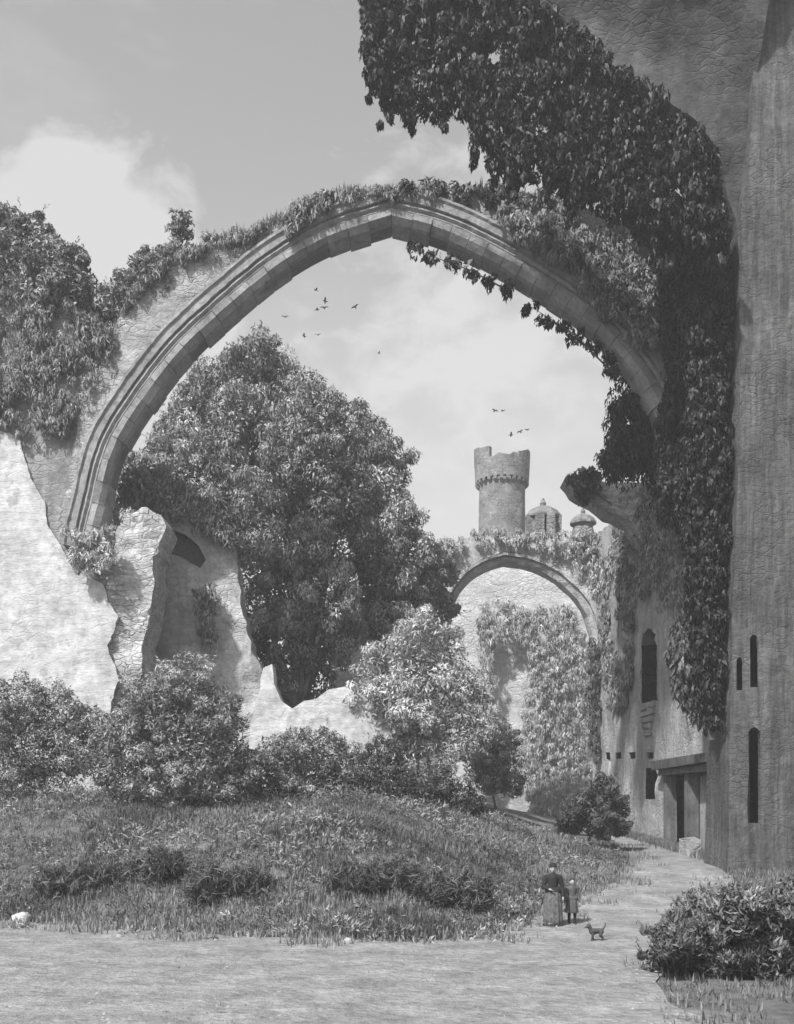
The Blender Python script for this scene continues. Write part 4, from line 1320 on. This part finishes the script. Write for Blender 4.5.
def hand(base, d, side_, k):
    """Palm, four unequal bent fingers and a thumb."""
    base = Vector(base); d = Vector(d).normalized()
    w = Vector((0, 1, 0)); w = (w - d * w.dot(d)).normalized()
    inn = Vector((side_, 0, 0))
    S = [capsule(base, .026 * k, base + d * .06 * k, .03 * k)]
    for i, ln in enumerate((.062, .074, .07, .054)):
        o = base + d * .075 * k + w * (i - 1.5) * -.019 * k
        kn = o + d * ln * .5 * k
        S += [capsule(o, .0095 * k, kn, .009 * k, 8, 3), capsule(kn, .009 * k, kn + (d * .8 + inn * .6).normalized() * ln * .55 * k, .0075 * k, 8, 3)]
    t0 = base + d * .02 * k - w * .028 * k
    S += [capsule(t0, .012 * k, t0 + (d * .7 - w * .7).normalized() * .04 * k, .0105 * k, 8, 3),
          capsule(t0 + (d * .7 - w * .7).normalized() * .04 * k, .0105 * k, t0 + (d * 1.3 - w * .8).normalized() * .072 * k, .009 * k, 8, 3)]
    return S


def person(px, py, height, label, woman):
    g = G(px, py)
    root = empty('person', g)
    tag(root, label, 'person')
    k = height / 1.62
    V3 = lambda x, y, z_: Vector((x * k, y * k, z_ * k))
    hr = 1.0 if woman else 1.12
    S = []
    neck, head = V3(0, 0, 1.36), V3(0, -.015, 1.50)
    S += [ellip(head, (.074 * k * hr, .09 * k * hr, .108 * k * hr)), capsule(V3(0, .01, 1.32), .05 * k, V3(0, 0, 1.44), .046 * k),
          ellip(head + V3(0, -.035, -.06), (.05 * k, .05 * k, .045 * k)),
          capsule(head + V3(0, -.085, .01) * hr, .011 * k, head + V3(0, -.105, -.025) * hr, .015 * k, 8, 3),
          ellip(head + V3(-.078, .005, -.01) * hr, (.012 * k, .02 * k, .03 * k), 8), ellip(head + V3(.078, .005, -.01) * hr, (.012 * k, .02 * k, .03 * k), 8),
          capsule(V3(-.12, 0, 1.28), .07 * k, V3(.12, 0, 1.28), .07 * k), capsule(V3(0, 0, 1.25), .13 * k, V3(0, 0, 1.02), .105 * k),
          capsule(V3(-.05, 0, .92), .12 * k, V3(.05, 0, .92), .12 * k), capsule(V3(0, 0, 1.02), .105 * k, V3(0, 0, .92), .13 * k)]
    arms = []
    for s in (-1, 1):
        sh = V3(s * .175, 0, 1.28)
        if woman and s < 0:
            el, wr = V3(-.25, .0, 1.02), V3(-.10, -.17, .98)      # hand gathered at the waist
        else:
            el, wr = V3(s * .24, .01, 1.01), V3(s * .255, -.05, .78)
        arms.append((sh, el, wr))
        S += [capsule(sh, .05 * k, el, .038 * k), capsule(el, .038 * k, wr, .026 * k)] + hand(wr, wr - el, -s, k)
        hp, kn, an = V3(s * .09, 0, .88), V3(s * .09, -.02 - .04 * s, .48), V3(s * .09, .02 - .05 * s, .08)
        S += [capsule(hp, .085 * k, kn, .058 * k), capsule(kn, .055 * k, an, .036 * k), capsule(an + V3(0, .03, -.035), .034 * k, an + V3(0, -.15, -.045), .03 * k)]
    fused('body', S, .0075, M['skin'], root)
    for s in (-1, 1):
        MB().add(*ellip(head + V3(s * .028, -.085, .012) * hr, (.011 * k, .008 * k, .008 * k), 8)).build('eye', M['hair'], None, True).parent = root
    MB().add(*ellip(head + V3(0, -.09, -.052) * hr, (.02 * k, .008 * k, .006 * k), 8)).build('mouth', M['grey_cloth'], None, True).parent = root
    cloth = M['black_cloth'] if woman else M['grey_cloth']
    S = [capsule(V3(-.12, 0, 1.275), .085 * k, V3(.12, 0, 1.275), .085 * k), capsule(V3(0, 0, 1.25), .15 * k, V3(0, 0, 1.0), .125 * k), capsule(V3(0, 0, 1.0), .125 * k, V3(0, 0, .92), .155 * k), capsule(V3(-.065, 0, .93), .145 * k, V3(.065, 0, .93), .145 * k)]
    for sh, el, wr in arms:
        S += [capsule(sh, .068 * k, el, .054 * k), capsule(el, .054 * k, el.lerp(wr, .93), .04 * k)]
    fused('jacket', S, .014, cloth, root)
    mb = MB()
    if woman:
        mb.lathe((0, 0, 0), [(.135 * k, 1.0 * k), (.2 * k, .85 * k), (.225 * k, .55 * k), (.24 * k, .2 * k), (.255 * k, .03 * k), (.235 * k, .03 * k), (.2 * k, .6 * k), (.12 * k, .98 * k)], 48, fold=.09, folds=11, squash=.85)
        mb.build('skirt', M['skirt_cloth'], None, True).parent = root
        mb = MB(); mb.lathe(tuple(head), [(.085 * k, .045 * k), (.108 * k, .055 * k), (.11 * k, .066 * k), (.085 * k, .075 * k), (.078 * k, .13 * k), (.05 * k, .15 * k), (.01 * k, .152 * k)], 24)
        mb.build('hat', M['black_cloth'], None, True).parent = root
        fused('hair', [ellip(head + V3(0, .03, .0), (.086 * k, .085 * k, .1 * k)), ellip(head + V3(0, .1, -.02), (.045 * k, .045 * k, .045 * k))], .012, M['hair'], root)
    else:
        mb.lathe((0, 0, 0), [(.135 * k, 1.0 * k), (.19 * k, .8 * k), (.23 * k, .45 * k), (.225 * k, .43 * k), (.12 * k, .98 * k)], 40, fold=.08, folds=9, squash=.85)
        mb.build('smock', M['grey_cloth'], None, True).parent = root
        S = []
        for s in (-1, 1):
            kn, an = V3(s * .09, -.02 - .04 * s, .48), V3(s * .09, .02 - .05 * s, .08)
            S += [capsule(kn, .066 * k, an, .05 * k), capsule(an + V3(0, .03, -.03), .042 * k, an + V3(0, -.15, -.04), .038 * k)]
        fused('stockings', S, .012, M['black_cloth'], root)
        fused('hair', [ellip(head + V3(0, .02, .05) * hr, (.095 * k, .105 * k, .095 * k)), ellip(head + V3(0, .06, -.05) * hr, (.08 * k, .05 * k, .08 * k))], .012, M['hair'], root)
    return root


w_ = person(553, 927, 1.60, 'woman in a dark jacket, small dark hat and long skirt walking on the path', True)
w_.rotation_euler.z = math.radians(-8)
c_ = person(572, 925, 1.2, 'child in a grey smock walking close beside the woman', False)
c_.rotation_euler.z = math.radians(6)

g = G(597, 942)
dog = empty('dog', g)
tag(dog, 'small dark dog with raised tail trotting ahead of the two walkers', 'dog')
S = [capsule((-.10, 0, .25), .075, (.10, 0, .255), .06), capsule((-.12, 0, .25), .08, (-.08, 0, .24), .078), capsule((-.14, 0, .28), .05, (-.20, -.01, .36), .045),
     ellip((-.215, -.01, .375), (.056, .048, .05)), capsule((-.235, -.01, .365), .032, (-.295, -.012, .35), .021), capsule((-.195, -.045, .405), .016, (-.19, -.055, .455), .006, 8, 3),
     capsule((-.195, .03, .405), .016, (-.19, .04, .455), .006, 8, 3), capsule((.14, 0, .28), .024, (.2, 0, .37), .018), capsule((.2, 0, .37), .018, (.2, 0, .44), .01)]
for y_, dx in ((-.04, -.02), (.04, .03)):
    S += [capsule((-.11, y_, .22), .036, (-.115 + dx, y_, .115), .022), capsule((-.115 + dx, y_, .115), .022, (-.125 + dx * 1.6, y_, .02), .016), capsule((-.125 + dx * 1.6, y_, .016), .016, (-.155 + dx * 1.6, y_, .014), .014),
          capsule((.10, y_, .24), .052, (.075 + dx, y_, .15), .032), capsule((.075 + dx, y_, .15), .03, (.135 + dx, y_, .095), .02), capsule((.135 + dx, y_, .095), .02, (.125 + dx, y_, .02), .015),
          capsule((.125 + dx, y_, .016), .016, (.095 + dx, y_, .014), .014)]
fused('body', S, .008, M['dog_fur'], dog)
dog.rotation_euler.z = math.radians(12)

# ================================================================== birds
def bird_mesh():
    mb = MB()
    mb.add(*capsule((0, -.09, 0), .03, (0, .08, .0), .022, 8, 3)); mb.add(*ellip((0, -.13, .012), (.026, .032, .026), 8))
    mb.add(*capsule((0, -.155, .01), .009, (0, -.185, .006), .003, 6, 2))
    mb.add([(-.03, .07, .005), (.03, .07, .005), (.05, .17, .005), (-.05, .17, .005), (-.03, .07, -.005), (.03, .07, -.005), (.05, .17, -.005), (-.05, .17, -.005)],
           [(0, 1, 2, 3), (7, 6, 5, 4), (0, 4, 5, 1), (1, 5, 6, 2), (2, 6, 7, 3), (3, 7, 4, 0)])
    for s in (-1, 1):
        pts = [(0.01, -.05, .01), (.14, -.07, .09), (.3, .0, .05), (.16, .05, .08), (.01, .05, .01)]
        v = [Vector((s * a, b, c)) for a, b, c in pts] + [Vector((s * a, b, c - .012)) for a, b, c in pts]
        f = [tuple(range(5)), tuple(range(9, 4, -1))] + [(i, 5 + i, 5 + (i + 1) % 5, (i + 1) % 5) for i in range(5)]
        mb.add(v, f)
    return mesh('bird', mb.v, mb.f)
bm_ = bird_mesh()
bm_.materials.append(M['feather'])
flock = [(285, 317), (304, 336), (316, 290), (325, 301), (317, 310), (324, 308), (318, 335), (355, 307), (379, 353)]
flock2 = [(511, 435), (520, 432), (527, 430), (495, 411), (503, 411)]
for i, (a, b) in enumerate(flock + flock2):
    first = i < len(flock)
    Y = (46 if first else 68) + random.uniform(-2, 2)
    o = bpy.data.objects.new('bird', bm_)
    COL.objects.link(o)
    o.location = P(a, b, Y)
    s = random.uniform(.55, .75) if first else random.uniform(.8, 1.0)
    if (a, b) in ((379, 353),): s = .4
    o.scale = (s, s, s)
    o.rotation_euler = (random.uniform(-.3, .3), random.uniform(-.35, .35), random.uniform(0, 6.28))
    if (a, b) == (355, 307): lb = 'dark bird flying alone to the right of the flock under the arch'
    elif (a, b) == (379, 353): lb = 'tiny speck of a bird lowest under the arch apex'
    elif first: lb = 'small dark bird in the loose flock above the trees under the arch'
    else: lb = 'tiny dark bird high above the round tower'
    tag(o, lb, 'bird', 'birds above the trees' if first else 'birds above the tower')

# ================================================================== light, air, camera
SUN = Vector((-0.46, -0.62, 0.85)).normalized()
el = math.asin(SUN.z); az = math.atan2(SUN.x, SUN.y)
sd = bpy.data.lights.new('sun', 'SUN')
sd.energy = 4.2; sd.angle = math.radians(2.0); sd.color = (1, 1, 1)
so = bpy.data.objects.new('sun', sd); COL.objects.link(so)
so.rotation_euler = (-SUN).to_track_quat('-Z', 'Y').to_euler()

w = bpy.data.worlds.new('World'); scene.world = w; w.use_nodes = True
nt = w.node_tree; nt.nodes.clear()
out = N(nt, 'ShaderNodeOutputWorld'); bg = N(nt, 'ShaderNodeBackground')
sky = N(nt, 'ShaderNodeTexSky', sky_type='NISHITA', sun_disc=False)
sky.sun_elevation = el; sky.sun_rotation = az; sky.air_density = 1.0; sky.dust_density = 2.0
bw_ = N(nt, 'ShaderNodeRGBToBW'); nt.links.new(sky.outputs[0], bw_.inputs[0])
tc = N(nt, 'ShaderNodeTexCoord')
dirv = tc.outputs['Generated']
def cloud(cdir, r0, r1, scale, seed, amt):
    """Cloud bank about a compass direction with a ragged noise edge."""
    dp = N(nt, 'ShaderNodeVectorMath', operation='DISTANCE')
    nt.links.new(dirv, dp.inputs[0]); dp.inputs[1].default_value = Vector(cdir).normalized()
    nz = noise_node(nt, dirv, scale, 7, .58, (1, 1, 1.5), .3)
    d = mathn(nt, 'ADD', dp.outputs['Value'], mathn(nt, 'MULTIPLY', mathn(nt, 'SUBTRACT', nz, .5), amt))
    return maprange(nt, d, r1, r0, 0.0, 1.0)
def dpx(px, py): return ((px - 397.0), F, HOR - py)
m1 = mathn(nt, 'MULTIPLY', cloud(dpx(95, 322), .112, .135, 13.0, 1, .12), 1.0)
gen = maprange(nt, noise_node(nt, dirv, 5.0, 8, .6, (1, 1, 2.6), .4), .52, .72, 0, .55)
wis = cloud(dpx(470, 360), .03, .16, 22.0, 2, .42)
wis = mathn(nt, 'MULTIPLY', wis, .8)
sep = N(nt, 'ShaderNodeSeparateXYZ'); nt.links.new(dirv, sep.inputs[0])
glow = maprange(nt, sep.outputs[2], .5, .2, 0.0, .5)
mask = mathn(nt, 'MAXIMUM', mathn(nt, 'MAXIMUM', m1, glow), mathn(nt, 'MAXIMUM', mathn(nt, 'MULTIPLY', gen, .6), wis))
SKYB = 1.0
val = mathn(nt, 'MULTIPLY', bw_.outputs[0], SKYB)
mixn = N(nt, 'ShaderNodeMix', data_type='FLOAT')
nt.links.new(mask, mixn.inputs[0]); nt.links.new(val, mixn.inputs[2]); mixn.inputs[3].default_value = 2.6
cmb = N(nt, 'ShaderNodeCombineColor')
skyv = mathn(nt, 'ADD', mixn.outputs[0], mathn(nt, 'MULTIPLY', wis, .3))
for i in range(3): nt.links.new(skyv, cmb.inputs[i])
nt.links.new(cmb.outputs[0], bg.inputs[0]); bg.inputs[1].default_value = 0.15
nt.links.new(bg.outputs[0], out.inputs[0])

HAZE = 0.0012
if HAZE:
    mb = MB(); mb.box((-60, -6, -1.5), (60, 130, 60))
    m, hnt, hout = new_mat('haze_air')
    pv = N(hnt, 'ShaderNodeVolumePrincipled')
    pv.inputs['Color'].default_value = grey(.92); pv.inputs['Density'].default_value = HAZE; pv.inputs['Anisotropy'].default_value = .1
    hnt.links.new(pv.outputs[0], hout.inputs['Volume'])
    tag(mb.build('haze', m), 'thin pale haze lying in the courtyard air', 'haze', kind='stuff')

cd = bpy.data.cameras.new('camera'); co = bpy.data.objects.new('camera', cd); COL.objects.link(co)
co.location = (0, 0, EYE); co.rotation_euler = (math.pi / 2, 0, 0)
cd.sensor_fit = 'HORIZONTAL'; cd.sensor_width = 36; cd.lens = 36 * F / 794
cd.shift_y = (HOR - 512) / 794; cd.clip_end = 3000; cd.clip_start = .1
scene.camera = co
scene.view_settings.view_transform = 'Standard'; scene.view_settings.look = 'None'
scene.view_settings.exposure = 0.85; scene.view_settings.gamma = 1
scene.cycles.volume_bounces = 0
scene.cycles.max_bounces = 6; scene.cycles.diffuse_bounces = 3
